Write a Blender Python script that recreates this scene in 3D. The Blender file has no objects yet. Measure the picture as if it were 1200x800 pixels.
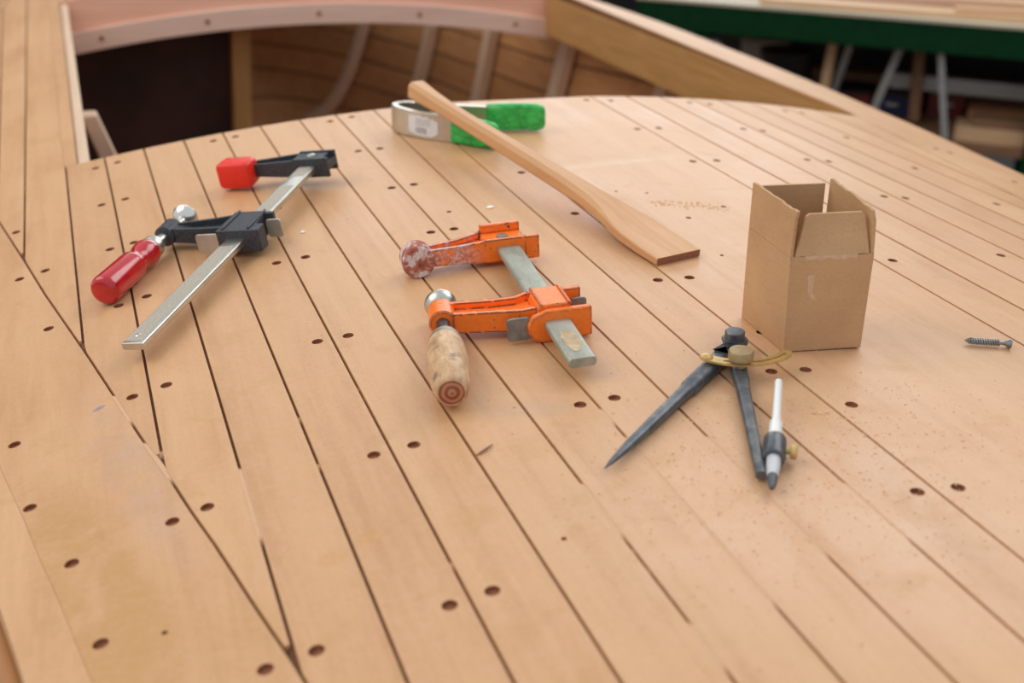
import bpy, bmesh, math, random
from math import sin, cos, pi, radians, sqrt, atan2
from mathutils import Vector, Matrix, Euler
from mathutils.geometry import delaunay_2d_cdt
random.seed(7)
SC = bpy.context.scene
COL = SC.collection
DECK = 1.2            # height of the deck crown above the shop floor
RAD = 3.031           # camber radius of the deck
CAMX, CAMH = -0.5135, 0.4

def dz(x):
    return DECK - x * x / (2 * RAD)

# ------------------------------------------------------------------ object helpers
def tag(o, label=None, cat=None, group=None, kind=None):
    if label: o['label'] = label
    if cat: o['category'] = cat
    if group: o['group'] = group
    if kind: o['kind'] = kind
    return o

def empty(name, loc=(0, 0, 0), mat=None, label=None, cat=None, group=None):
    o = bpy.data.objects.new(name, None)
    o.empty_display_size = 0.02
    COL.objects.link(o)
    o.location = loc
    if mat is not None:
        o.rotation_euler = mat.to_euler()
    return tag(o, label, cat, group)

def on_deck(x, y, yaw, z=0.0, pitch=0.0):
    """location and rotation matrix for a thing lying on the cambered deck"""
    tilt = Matrix.Rotation(x / RAD, 3, 'Y')
    m = tilt @ Matrix.Rotation(yaw, 3, 'Z') @ Matrix.Rotation(-pitch, 3, 'Y')
    p = Vector((x, y, dz(x))) + tilt @ Vector((0, 0, z))
    return p, m

class MB:
    def __init__(self):
        self.v, self.f, self.m, self.s = [], [], [], []
    def add(self, vs, fs, mi=0, smooth=True):
        b = len(self.v)
        self.v += [tuple(p) for p in vs]
        for f in fs:
            self.f.append([b + i for i in f]); self.m.append(mi); self.s.append(smooth)
        return self
    def box(self, lo, hi, M=None, mi=0):
        (x0, y0, z0), (x1, y1, z1) = lo, hi
        vs = [Vector(p) for p in ((x0,y0,z0),(x1,y0,z0),(x1,y1,z0),(x0,y1,z0),(x0,y0,z1),(x1,y0,z1),(x1,y1,z1),(x0,y1,z1))]
        if M is not None: vs = [M @ p for p in vs]
        return self.add(vs, [(0,3,2,1),(4,5,6,7),(0,1,5,4),(1,2,6,5),(2,3,7,6),(3,0,4,7)], mi)
    def loft(self, secs, closed=True, cap=True, mi=0):
        n = len(secs[0]); vs = [p for s in secs for p in s]; fs = []
        for k in range(len(secs) - 1):
            for i in range(n if closed else n - 1):
                j = (i + 1) % n
                fs.append((k*n+i, k*n+j, (k+1)*n+j, (k+1)*n+i))
        if cap and closed:
            fs.append(tuple(range(n))[::-1]); fs.append(tuple(range((len(secs)-1)*n, len(secs)*n)))
        return self.add(vs, fs, mi)
    def prism(self, poly, z0, z1, M=None, mi=0):
        a = [Vector((x, y, z0)) for x, y in poly]; b = [Vector((x, y, z1)) for x, y in poly]
        if M is not None: a = [M @ p for p in a]; b = [M @ p for p in b]
        return self.loft([a, b], mi=mi)
    def tube(self, pts, rad, n=16, cap=True, mi=0):
        pts = [Vector(p) for p in pts]
        if not hasattr(rad, '__len__'): rad = [rad] * len(pts)
        t0 = (pts[1] - pts[0]).normalized()
        up = Vector((0, 0, 1)) if abs(t0.z) < .9 else Vector((1, 0, 0))
        u = t0.cross(up).normalized(); secs = []
        for i, p in enumerate(pts):
            a = pts[max(i-1, 0)]; b = pts[min(i+1, len(pts)-1)]
            if (b - a).length < 1e-9: t = t0
            else: t = (b - a).normalized()
            u = (u - t * u.dot(t)).normalized(); w = t.cross(u)
            secs.append([p + (u * cos(2*pi*k/n) + w * sin(2*pi*k/n)) * rad[i] for k in range(n)])
        return self.loft(secs, cap=cap, mi=mi)
    def lathe(self, prof, M=None, n=24, mi=0):
        """prof = (distance along local x, radius)"""
        secs = []
        for x, r in prof:
            s = [Vector((x, r*cos(2*pi*k/n), r*sin(2*pi*k/n))) for k in range(n)]
            if M is not None: s = [M @ p for p in s]
            secs.append(s)
        return self.loft(secs, mi=mi)
    def build(self, name, mats, parent=None, bevel=0.0, seg=2, angle=35, flat=False, kind=None, label=None, sub=0):
        me = bpy.data.meshes.new(name)
        me.from_pydata(self.v, [], self.f)
        if not isinstance(mats, (list, tuple)): mats = [mats]
        for m in mats: me.materials.append(m)
        for p, mi, s in zip(me.polygons, self.m, self.s):
            p.material_index = mi; p.use_smooth = (not flat)
        bm = bmesh.new(); bm.from_mesh(me)
        bmesh.ops.recalc_face_normals(bm, faces=bm.faces)
        if not flat:
            for e in bm.edges:
                if len(e.link_faces) == 2 and e.calc_face_angle(0) > radians(angle): e.smooth = False
        bm.to_mesh(me); bm.free()
        o = bpy.data.objects.new(name, me); COL.objects.link(o)
        if parent is not None: o.parent = parent
        if bevel:
            b = o.modifiers.new('bevel', 'BEVEL'); b.width = bevel; b.segments = seg
            b.limit_method = 'ANGLE'; b.angle_limit = radians(angle); b.harden_normals = True
        if sub:
            s = o.modifiers.new('sub', 'SUBSURF'); s.levels = sub; s.render_levels = sub
        return tag(o, label, kind=kind)

def rrect(w, h, r, n=5, cx=0, cy=0):
    pts = []
    for sx, sy, a0 in ((1,1,0),(-1,1,90),(-1,-1,180),(1,-1,270)):
        for k in range(n + 1):
            a = radians(a0 + 90*k/n)
            pts.append((cx + sx*(w/2-r) + r*cos(a), cy + sy*(h/2-r) + r*sin(a)))
    return pts

# ------------------------------------------------------------------ material helpers
class NT:
    def __init__(self, name):
        self.m = bpy.data.materials.new(name); self.m.use_nodes = True
        self.t = self.m.node_tree; self.b = self.t.nodes['Principled BSDF']
        self._co = None
    def n(self, typ, **kw):
        nd = self.t.nodes.new(typ)
        for k, v in kw.items(): setattr(nd, k, v)
        return nd
    def l(self, a, b): self.t.links.new(a, b)
    def co(self):
        if self._co is None: self._co = self.n('ShaderNodeTexCoord').outputs['Object']
        return self._co
    def put(self, sock, v):
        if hasattr(v, 'is_output') or hasattr(v, 'links'): self.l(v, sock)
        else: sock.default_value = v
    def mapping(self, scale=(1,1,1), rot=(0,0,0), loc=(0,0,0), src=None):
        mp = self.n('ShaderNodeMapping'); self.l(src or self.co(), mp.inputs[0])
        mp.inputs['Scale'].default_value = scale; mp.inputs['Rotation'].default_value = rot; mp.inputs['Location'].default_value = loc
        return mp.outputs[0]
    def noise(self, scale, detail=4, rough=.55, vec=None, dist=0):
        nd = self.n('ShaderNodeTexNoise'); self.l(vec or self.co(), nd.inputs['Vector'])
        nd.inputs['Scale'].default_value = scale; nd.inputs['Detail'].default_value = detail
        nd.inputs['Roughness'].default_value = rough; nd.inputs['Distortion'].default_value = dist
        return nd.outputs['Fac']
    def ramp(self, fac, stops, interp='LINEAR'):
        r = self.n('ShaderNodeValToRGB'); self.l(fac, r.inputs[0]); cr = r.color_ramp; cr.interpolation = interp
        while len(cr.elements) < len(stops): cr.elements.new(.5)
        for e, (p, c) in zip(cr.elements, stops):
            e.position = p
            if not hasattr(c, '__len__'): c = (c, c, c)
            e.color = tuple(c)[:3] + (1,)
        return r.outputs[0]
    def mix(self, f, a, b, mode='MIX'):
        x = self.n('ShaderNodeMix', data_type='RGBA', blend_type=mode)
        self.put(x.inputs[0], f)
        for s, v in ((x.inputs[6], a), (x.inputs[7], b)):
            if hasattr(v, 'links'): self.l(v, s)
            else: s.default_value = tuple(v)[:3] + (1,)
        return x.outputs[2]
    def math(self, op, a, b=0.0, clamp=False):
        x = self.n('ShaderNodeMath', operation=op); x.use_clamp = clamp
        self.put(x.inputs[0], a); self.put(x.inputs[1], b)
        return x.outputs[0]
    def bump(self, h, strength=.2, dist=.001):
        x = self.n('ShaderNodeBump'); self.l(h, x.inputs['Height'])
        x.inputs['Strength'].default_value = strength; x.inputs['Distance'].default_value = dist
        self.l(x.outputs[0], self.b.inputs['Normal'])
    def attr(self, name):
        x = self.n('ShaderNodeAttribute', attribute_name=name); return x.outputs['Fac']
    def sep(self, vec=None):
        x = self.n('ShaderNodeSeparateXYZ'); self.l(vec or self.co(), x.inputs[0]); return x.outputs
    def blob(self, cx, cy, rx, ry, rot=0.0):
        """1 inside an ellipse on the plan, soft edge, 0 outside (object coordinates)"""
        mp = self.n('ShaderNodeMapping', vector_type='TEXTURE'); self.l(self.co(), mp.inputs[0])
        mp.inputs['Location'].default_value = (cx, cy, 0); mp.inputs['Rotation'].default_value = (0, 0, rot)
        mp.inputs['Scale'].default_value = (rx, ry, 1e6)
        ln = self.n('ShaderNodeVectorMath', operation='LENGTH'); self.l(mp.outputs[0], ln.inputs[0])
        return self.math('SUBTRACT', 1.0, ln.outputs['Value'], True)
    def set(self, base=None, rough=None, metal=None, **kw):
        if base is not None:
            s = self.b.inputs['Base Color']
            if hasattr(base, 'links'): self.l(base, s)
            else: s.default_value = tuple(base)[:3] + (1,)
        if rough is not None: self.put(self.b.inputs['Roughness'], rough)
        if metal is not None: self.put(self.b.inputs['Metallic'], metal)
        for k, v in kw.items(): self.put(self.b.inputs[k.replace('_', ' ')], v)
        return self.m

def srgb(r, g, b):
    f = lambda c: (c/255/12.92) if c/255 <= .04045 else ((c/255+.055)/1.055)**2.4
    return (f(r), f(g), f(b))

def simple(name, c, rough=.6, metal=0.0, var=.12, scale=60, bump=0.0, **kw):
    t = NT(name); nz = t.noise(scale, 5)
    lo = tuple(x*(1-var) for x in c); hi = tuple(min(1, x*(1+var)) for x in c)
    col = t.ramp(nz, [(.3, lo), (.7, hi)])
    if bump: t.bump(nz, bump, .0006)
    return t.set(col, rough, metal, **kw)

def wood(name, dark, light, axis='Y', scale=1.0, rough=.6, bump=.12):
    t = NT(name)
    st = {'X': (3, 45, 45), 'Y': (45, 3, 45), 'Z': (45, 45, 3)}[axis]
    st = tuple(s*scale for s in st)
    v = t.mapping(st); g = t.noise(1.6, 6, .6, v, .6)
    v2 = t.mapping(tuple(s*6 for s in st)); g2 = t.noise(1.5, 3, .6, v2)
    big = t.noise(6*scale, 3)
    c = t.ramp(g, [(.3, dark), (.68, light)])
    c = t.mix(t.math('MULTIPLY', g2, .35), c, dark)
    c = t.mix(t.math('MULTIPLY', big, .25), c, light)
    t.bump(g2, bump, .0004)
    return t.set(c, rough)
# ------------------------------------------------------------------ materials
M = {}
def deck_material():
    t = NT('sanded_deck_wood')
    pk = t.attr('plank')
    x, y, z = t.sep()
    # move the grain pattern by a different amount on every plank
    off = t.n('ShaderNodeCombineXYZ'); t.l(t.math('MULTIPLY', pk, 7.3), off.inputs[0]); t.l(t.math('MULTIPLY', pk, 13.1), off.inputs[1])
    va = t.n('ShaderNodeVectorMath', operation='ADD'); t.l(t.co(), va.inputs[0]); t.l(off.outputs[0], va.inputs[1])
    src = va.outputs[0]
    g = t.noise(1.4, 7, .62, t.mapping((38, 2.6, 1), src=src), .5)
    fine = t.noise(1.5, 4, .6, t.mapping((260, 22, 1), src=src))
    speck = t.noise(900, 2, .7)
    blot = t.noise(9, 4, .6, t.mapping((1, .55, 1), src=src), .4)
    c = t.ramp(g, [(.28, DECK_D), (.5, DECK_M), (.75, DECK_L)])
    c = t.mix(t.ramp(fine, [(.42, .0), (.75, .26)]), c, DECK_D)
    c = t.mix(t.ramp(blot, [(.40, 0.0), (.66, .55)]), c, DECK_L)
    # tone of each plank
    tone = t.ramp(pk, [(0, (.95, .94, .93)), (.5, (1, 1, 1)), (1, (1.0, 1.0, 1.0))])
    c = t.mix(1.0, c, tone, 'MULTIPLY')
    # sanding dust: paler, warmer film, thick near the right foreground and thin elsewhere
    dn = t.noise(22, 6, .65, None, .8)
    dn2 = t.noise(120, 4, .7)
    film = t.math('MAXIMUM', t.math('MULTIPLY', t.blob(-.11, .53, .21, .17), 1.5, True), t.math('MULTIPLY', t.blob(.02, .66, .20, .16), .9, True))
    film = t.math('MAXIMUM', film, t.math('MULTIPLY', t.blob(.22, 1.15, .34, .45), .8, True))
    film = t.math('MULTIPLY', film, t.ramp(dn, [(.32, .15), (.62, 1.0)]))
    strk = t.math('MULTIPLY', t.blob(.075, 1.07, .07, .022, -.45), t.ramp(dn2, [(.4, 0.0), (.6, 1.0)]))
    film = t.math('MAXIMUM', film, strk)
    c = t.mix(t.math('MULTIPLY', film, .62), c, DUST_C)
    # small warm stains
    sn = t.noise(30, 2, .5, None, .3)
    c = t.mix(t.ramp(sn, [(.60, 0.0), (.70, .36)]), c, srgb(196, 150, 96))
    gn = t.noise(14, 4, .55, None, .6)
    gold = t.math('MAXIMUM', t.math('MULTIPLY', t.math('MULTIPLY', t.blob(-.553, .615, .062, .20, .19), 3.0, True), t.math('LESS_THAN', pk, .5)), t.math('MULTIPLY', t.blob(-.475, .545, .05, .05), 1.2, True))
    c = t.mix(t.math('MULTIPLY', gold, t.ramp(gn, [(.34, 0.1), (.52, .85)])), c, srgb(196, 146, 88))
    # grey glue smear along the inner edge of the covering board, blue pencil mark
    gl = t.math('MULTIPLY', t.blob(-.5155, .785, .026, .17, .19), 1.8, True)
    c = t.mix(t.math('MULTIPLY', gl, t.ramp(dn, [(.40, 0.0), (.60, .5)])), c, srgb(194, 156, 138))
    bl = t.math('MULTIPLY', t.blob(-.5302, .8805, .007, .0028, .5), 3.0, True)
    c = t.mix(t.math('MULTIPLY', bl, .75), c, srgb(128, 124, 150))
    # pale streak behind the paddle, stains, pencil marks
    for (px_, py_, rx, ry, ro, k, col) in ((.06, 1.235, .12, .012, .12, .22, srgb(236, 218, 198)), (.055, 1.262, .13, .012, .12, .25, srgb(196, 160, 128)),
                                      (-.293, 1.15, .006, .07, -.12, .55, srgb(196, 150, 100)), (-.25, .66, .03, .02, .3, .35, srgb(198, 150, 96)),
                                      (-.315, .60, .02, .016, .0, .5, srgb(200, 150, 92)), (-.38, .61, .012, .010, 0, .6, srgb(205, 152, 88)), (-.405, .60, .012, .010, 0, .5, srgb(205, 152, 88)),
                                      (-.235, .71, .04, .018, -.3, .25, srgb(170, 150, 130))):
        c = t.mix(t.math('MULTIPLY', t.math('MULTIPLY', t.blob(px_, py_, rx, ry, ro), 1.8, True), k), c, col)
    c = t.mix(t.ramp(speck, [(.5, 0.0), (.75, .38)]), c, srgb(166, 118, 82))
    c = t.mix(t.ramp(t.noise(170, 3, .6), [(.4, 0.0), (.7, .22)]), c, srgb(226, 170, 140))
    for (px_, py_, rx, ry, ro) in ((-.2834, 1.0045, .0007, .0175, -.1), (-.2722, 1.0007, .0006, .0165, .17)):
        c = t.mix(t.math('MULTIPLY', t.blob(px_, py_, rx, ry, ro), .5), c, srgb(110, 104, 104))
    hb = t.math('ADD', t.math('MULTIPLY', fine, .6), t.math('MULTIPLY', speck, .5))
    t.bump(hb, .12, .0004)
    return t.set(c, t.ramp(blot, [(.3, .42), (.7, .54)]), 0, Specular_IOR_Level=.6)

DECK_D, DECK_M, DECK_L = srgb(195, 144, 97), srgb(211, 162, 115), srgb(220, 175, 129)
DUST_C = srgb(228, 188, 158)
M['deck'] = deck_material()
def seam_material():
    t = NT('seam_dust')
    n = t.noise(260, 4, .7)
    c = t.mix(t.ramp(t.attr('fill'), [(.25, 0.0), (.8, 1.0)]), srgb(112, 72, 46), srgb(212, 170, 134))
    c = t.mix(t.ramp(n, [(.55, 0.0), (.75, .5)]), c, srgb(190, 146, 104))
    return t.set(c, .8)
M['seam'] = seam_material()
M['hole'] = simple('bored_hole_wood', srgb(152, 94, 62), .75, var=.4, scale=300)
M['under'] = simple('under_deck_wood', srgb(120, 78, 48), .8, var=.2, scale=20)
M['beam_pink'] = wood('pinkish_beam_wood', srgb(240, 176, 148), srgb(252, 200, 174), 'X', 1)
M['beam_pale'] = wood('pale_pink_cleat_wood', srgb(226, 186, 168), srgb(238, 206, 188), 'X', 1)
M['coaming'] = wood('golden_coaming_wood', srgb(170, 122, 68), srgb(204, 156, 98), 'Y', 1)
M['carlin'] = wood('pale_carlin_wood', srgb(208, 176, 146), srgb(228, 200, 172), 'Y', 1)
def hull_material():
    m = wood('hull_planking_wood', srgb(190, 132, 82), srgb(224, 170, 116), 'Y', .6, .7)
    t = NT.__new__(NT); t.m = m; t.t = m.node_tree; t.b = t.t.nodes['Principled BSDF']; t._co = None
    old = t.b.inputs['Base Color'].links[0].from_socket
    x, y, z = t.sep()
    k = t.math('DIVIDE', t.math('ADD', z, t.math('MULTIPLY', y, .03)), .085)
    fr = t.math('FRACT', k); wn = t.n('ShaderNodeTexWhiteNoise', noise_dimensions='1D'); t.l(t.math('FLOOR', k), wn.inputs['W'])
    c = t.mix(t.math('MULTIPLY', wn.outputs['Value'], .45), old, srgb(140, 88, 54))
    c = t.mix(t.ramp(fr, [(.0, .75), (.07, .75), (.11, 0.0)]), c, srgb(70, 40, 24))
    t.set(c); return m
M['hull'] = hull_material()
M['rib'] = wood('rib_wood', srgb(216, 180, 150), srgb(236, 206, 180), 'Z', .8, .7)
M['shade_panel'] = simple('dark_shade_panel', srgb(58, 32, 28), .7, var=.5, scale=7)  # dark colour stands in for the shade inside the cockpit
M['stanchion'] = wood('stanchion_wood', srgb(150, 108, 58), srgb(186, 142, 86), 'Z', .8, .7)
M['paint'] = simple('weathered_hull_side', srgb(196, 182, 160), .6, var=.15, scale=30)

# --- tools
t = NT('serrated_bar_steel'); nz = t.noise(1.0, 4, .7, t.mapping((900, 500, 500))); big = t.noise(28, 3)
M['bar_face'] = (t.bump(nz, .5, .0004), t.set(t.ramp(nz, [(.3, srgb(164, 156, 142)), (.7, srgb(204, 194, 178))]), .55, .4))[1]
M['nickel'] = simple('bright_nickel', srgb(206, 202, 192), .34, 1.0, var=.08, scale=40)
M['chrome'] = simple('polished_chrome', srgb(226, 222, 214), .2, .9, var=.05, scale=30)
t = NT('black_cast_iron'); nz = t.noise(420, 3, .7)
M['black'] = (t.bump(nz, .5, .0006), t.set(t.ramp(nz, [(.35, srgb(44, 46, 52)), (.72, srgb(78, 80, 86))]), .48, .1))[1]
t = NT('translucent_red_handle'); nz = t.noise(70, 3)
M['red_handle'] = t.set(t.ramp(nz, [(.3, srgb(176, 8, 18)), (.7, srgb(204, 22, 30))]), .22, 0, Coat_Weight=.6, Coat_Roughness=.12, Subsurface_Weight=.08)
M['red_pad'] = simple('red_plastic_pad', srgb(236, 44, 26), .42, var=.06, scale=50)
def orange_paint(name, residue):
    t = NT(name)
    geo = t.n('ShaderNodeNewGeometry'); bv = t.n('ShaderNodeBevel', samples=6); bv.inputs['Radius'].default_value = .0032
    dt = t.n('ShaderNodeVectorMath', operation='DOT_PRODUCT'); t.l(geo.outputs['Normal'], dt.inputs[0]); t.l(bv.outputs[0], dt.inputs[1]); pt = t.math('SUBTRACT', 1.0, dt.outputs['Value'])
    n1 = t.noise(110, 5, .65); n2 = t.noise(300, 4, .6); n3 = t.noise(60, 4, .6)
    base = t.ramp(n2, [(.3, srgb(255, 116, 30)), (.7, srgb(255, 138, 50))])
    chip = t.math('ADD', t.math('MULTIPLY', t.ramp(pt, [(.015, 0.0), (.05, 1.0)]), t.ramp(n1, [(.40, 0.0), (.46, 1.0)])), t.ramp(n1, [(.645, 0.0), (.66, 1.0)]), True)
    c = t.mix(chip, base, t.ramp(n2, [(.3, srgb(52, 44, 44)), (.7, srgb(100, 78, 70))]))
    if residue:
        x, y, z = t.sep()
        far = t.ramp(y, [(.02, 0.0), (.045, 1.0)])
        m = t.math('MULTIPLY', far, t.ramp(n3, [(.42, 0.0), (.54, 1.0)]))
        c = t.mix(t.math('MULTIPLY', m, .8), c, t.ramp(n2, [(.35, srgb(168, 96, 84)), (.65, srgb(222, 196, 190))]))
    t.bump(n1, .25, .0006)
    return t.set(c, t.math('ADD', .34, t.math('MULTIPLY', chip, .3)), 0)
M['orange'] = orange_paint('chipped_orange_paint', False)
M['orange_worn'] = orange_paint('chipped_orange_paint_with_residue', True)
t = NT('worn_pad_face'); n1 = t.noise(80, 6, .7, None, .3)
M['pad_worn'] = t.set(t.ramp(n1, [(.30, srgb(60, 58, 64)), (.38, srgb(150, 76, 60)), (.49, srgb(178, 104, 86)), (.56, srgb(214, 190, 186)), (.62, srgb(226, 214, 212)), (.66, srgb(84, 80, 86))]), .7)
t = NT('zinc_grey_bar'); n1 = t.noise(60, 5, .6, t.mapping((.4, 1, 1))); n2 = t.noise(400, 3)
c = t.ramp(n1, [(.3, srgb(146, 146, 132)), (.7, srgb(184, 184, 170))])
c = t.mix(t.ramp(n2, [(.6, 0.0), (.75, .5)]), c, srgb(112, 100, 84))
M['zinc'] = t.set(c, .5, .45)
M['residue'] = simple('paper_label_residue', srgb(196, 172, 138), .85, var=.25, scale=160)
M['steel_dark'] = simple('dark_screw_steel', srgb(92, 94, 98), .35, .8, var=.2, scale=120)
M['plate'] = simple('clutch_plate_steel', srgb(196, 186, 172), .38, .55, var=.1, scale=80)
M['plate_dark'] = simple('worn_clutch_plate_steel', srgb(138, 138, 138), .42, .6, var=.25, scale=120)
t = NT('grimy_wood_handle'); n1 = t.noise(2.2, 5, .6, t.mapping((24, 60, 60)), .6); n2 = t.noise(90, 4, .6); x, y, z = t.sep()
c = t.ramp(n1, [(.3, srgb(184, 138, 98)), (.7, srgb(226, 190, 148))])
c = t.mix(t.ramp(n2, [(.56, 0.0), (.70, .75)]), c, srgb(118, 96, 84))
M['wood_handle'] = t.set(c, .55, 0)
t = NT('handle_end_grain'); n1 = t.n('ShaderNodeTexWave', wave_type='RINGS', rings_direction='X'); t.l(t.mapping(loc=(0, -.1033, 0)), n1.inputs[0]); n1.inputs['Scale'].default_value = 70; n1.inputs['Distortion'].default_value = 3
M['end_grain'] = t.set(t.ramp(n1.outputs['Fac'], [(.2, srgb(140, 74, 46)), (.8, srgb(188, 124, 88))]), .6)
M['ferrule'] = simple('dull_tin_ferrule', srgb(150, 144, 130), .5, .6, var=.25, scale=120)
t = NT('corrugated_cardboard'); n1 = t.noise(1.2, 4, .6, t.mapping((30, 30, 320))); n2 = t.noise(14, 4); n3 = t.noise(500, 2)
c = t.ramp(n2, [(.3, srgb(190, 148, 106)), (.7, srgb(210, 168, 124))])
c = t.mix(t.ramp(n1, [(.5, 0.0), (.8, .12)]), c, srgb(146, 106, 70)); c = t.mix(t.ramp(n3, [(.5, 0.0), (.8, .3)]), c, srgb(150, 112, 76))
M['card'] = (t.bump(n1, .05, .0004), t.set(c, .78))[1]
M['card_torn'] = simple('torn_cardboard_fibre', srgb(212, 176, 142), .9, var=.12, scale=200)
M['card_edge'] = simple('cardboard_cut_edge', srgb(150, 112, 78), .9, var=.3, scale=300)
t = NT('blued_divider_steel'); n1 = t.noise(90, 5, .65); n2 = t.noise(500, 3)
M['blued'] = (t.bump(n2, .2, .0004), t.set(t.ramp(n1, [(.3, srgb(74, 78, 84)), (.55, srgb(104, 108, 112)), (.75, srgb(140, 136, 124))]), .42, .55))[1]
M['brass'] = simple('aged_brass', srgb(206, 174, 112), .42, .6, var=.18, scale=120)
M['brass_dull'] = simple('dull_brass_nut', srgb(176, 152, 112), .5, .6, var=.15, scale=200)
M['white'] = simple('white_plastic', srgb(240, 240, 238), .4, var=.02, scale=60)
M['graphite'] = simple('grey_graphite_tip', srgb(92, 94, 98), .5, .2, var=.15, scale=200)
M['grey_cone'] = simple('grey_white_cone', srgb(204, 206, 210), .5, var=.05, scale=200)
M['paddle'] = wood('red_brown_paddle_wood', srgb(198, 142, 94), srgb(222, 172, 122), 'X', 1.3, .5, .08)
M['paddle_end'] = simple('paddle_end_grain', srgb(150, 98, 74), .7, var=.2, scale=500)
t = NT('wrinkled_green_vinyl')
n0 = t.noise(60, 3); vv = t.n('ShaderNodeTexVoronoi', feature='DISTANCE_TO_EDGE'); t.l(t.mapping((1, 1, 1.8)), vv.inputs['Vector']); vv.inputs['Scale'].default_value = 70
cr = t.ramp(vv.outputs['Distance'], [(.0, .0), (.09, 1.0)])
M['vinyl'] = (t.bump(cr, .15, .0004), t.set(t.mix(t.math('MULTIPLY', t.math('SUBTRACT', 1.0, cr), .55), t.ramp(n0, [(.3, srgb(38, 172, 74)), (.7, srgb(70, 206, 98))]), srgb(28, 104, 50)), .42))[1]
M['label_paper'] = simple('torn_white_label', srgb(226, 224, 222), .7, var=.05, scale=200)
M['label_ink'] = simple('grey_label_print', srgb(176, 174, 176), .7, var=.1, scale=200)
M['screw'] = simple('zinc_wood_screw', srgb(150, 150, 150), .3, .9, var=.2, scale=200)
M['flake'] = simple('white_flake', srgb(240, 236, 228), .7, var=.04, scale=300)
M['splinter'] = simple('grey_brown_splinter', srgb(148, 112, 88), .8, var=.2, scale=300)
M['sawdust'] = simple('sawdust', srgb(238, 196, 154), .9, var=.15, scale=300)
# --- shop
M['floor'] = simple('concrete_floor', srgb(52, 48, 46), .85, var=.2, scale=4)
M['wall'] = simple('dark_shop_wall', srgb(34, 30, 28), .9, var=.15, scale=3)
M['green'] = simple('dark_green_bench_paint', srgb(8, 52, 26), .85, var=.15, scale=25, Specular_IOR_Level=.15)
M['bench_top'] = wood('bench_top_wood', srgb(176, 160, 136), srgb(206, 194, 170), 'X', .5)
M['lum_a'] = wood('pale_lumber', srgb(196, 154, 112), srgb(226, 188, 148), 'X', .6)
M['lum_b'] = wood('red_brown_lumber', srgb(150, 98, 66), srgb(186, 132, 94), 'X', .6)
M['lum_c'] = wood('brown_lumber', srgb(120, 84, 58), srgb(150, 112, 82), 'X', .6)
M['galv'] = simple('galvanised_steel', srgb(176, 176, 174), .45, .4, var=.12, scale=20)
M['darkbox'] = simple('black_plastic', srgb(22, 20, 22), .5, var=.2, scale=30)
M['blue'] = simple('blue_plastic', srgb(28, 36, 84), .5, var=.2, scale=30)
M['redbox'] = simple('red_painted_metal', srgb(104, 30, 26), .5, var=.2, scale=30)
M['teal'] = simple('teal_plastic', srgb(40, 130, 150), .5, var=.2, scale=30)
# ------------------------------------------------------------------ the boat
boat = empty('wooden_boat', (0, 0, 0), None, 'unfinished wooden boat with planked deck full of plug holes and an open cockpit', 'boat')
ML = [(-.4,-.19),(-.2,-.265),(0,-.322),(.2,-.372),(.35,-.407),(.5011,-.441),(.5125,-.4425),(.5759,-.4554),(.6137,-.4624),(.654,-.4701),(.6951,-.4789),(.7581,-.4908),
      (.8154,-.503),(.9045,-.5198),(.9767,-.5336),(1.0229,-.5428),(1.1507,-.5686),(1.26,-.5884),(1.4107,-.6166),(1.6,-.65),(1.9,-.685),
      (2.2,-.705),(2.5,-.70),(2.75,-.68),(2.95,-.645),(3.2,-.615),(3.6,-.56),(4.0,-.45),(4.3,-.31),(4.5,-.15),(4.58,-.0)]
def mitre(y):
    if y <= ML[0][0]: return ML[0][1]
    for (a, p), (b, q) in zip(ML, ML[1:]):
        if y <= b: return p + (q - p) * (y - a) / (b - a)
    return ML[-1][1]
def outer(y): return mitre(y) - (.128 if y < 2.6 else max(.04, .128 - (y - 2.6) * .2))
SEAM = {'A': [0.0,-0.00359,-0.58445],'B': [0.0,-0.0054,-0.53226],'C': [-0.00634,0.01253,-0.49668],'D': [-0.00224,0.00331,-0.44315],
 'E': [-0.00178,0.00274,-0.39262],'F': [-0.00065,0.00024,-0.34156],'G': [-0.00215,0.00294,-0.29287],'H': [-0.00285,0.00428,-0.24112],
 'I': [-0.00566,0.00928,-0.19327],'J': [-0.00592,0.0107,-0.14264],'K': [-0.00552,0.01025,-0.08912],'L': [0.0,0.00353,-0.03798],
 'N': [0.0,-0.00215,0.18212],'O': [0.0,-0.00377,0.24216],'P': [0.0,-0.00355,0.29722],'Q': [0.0,-0.01359,0.36283],
 'R': [0.0,-0.02352,0.42664],'S': [0.0,-0.0173,0.4711],'T': [0.0,-0.0394,0.5597],'U': [0.0,-.0,0.562],'V': [0.0,0.0,0.652]}
def seam(k):
    a, b, c = SEAM[k]
    return lambda y: a*y*y + b*y + c
const = lambda v: (lambda y: v)
A0 = lambda y: -.595 - .0176*y
A00 = lambda y: -.648 - .0176*y
YE = 1.566            # forward edge of the cockpit opening
YB = 2.848            # aft beam of the opening
XL, XR = -.5267, .652
GAP = .00115
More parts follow.
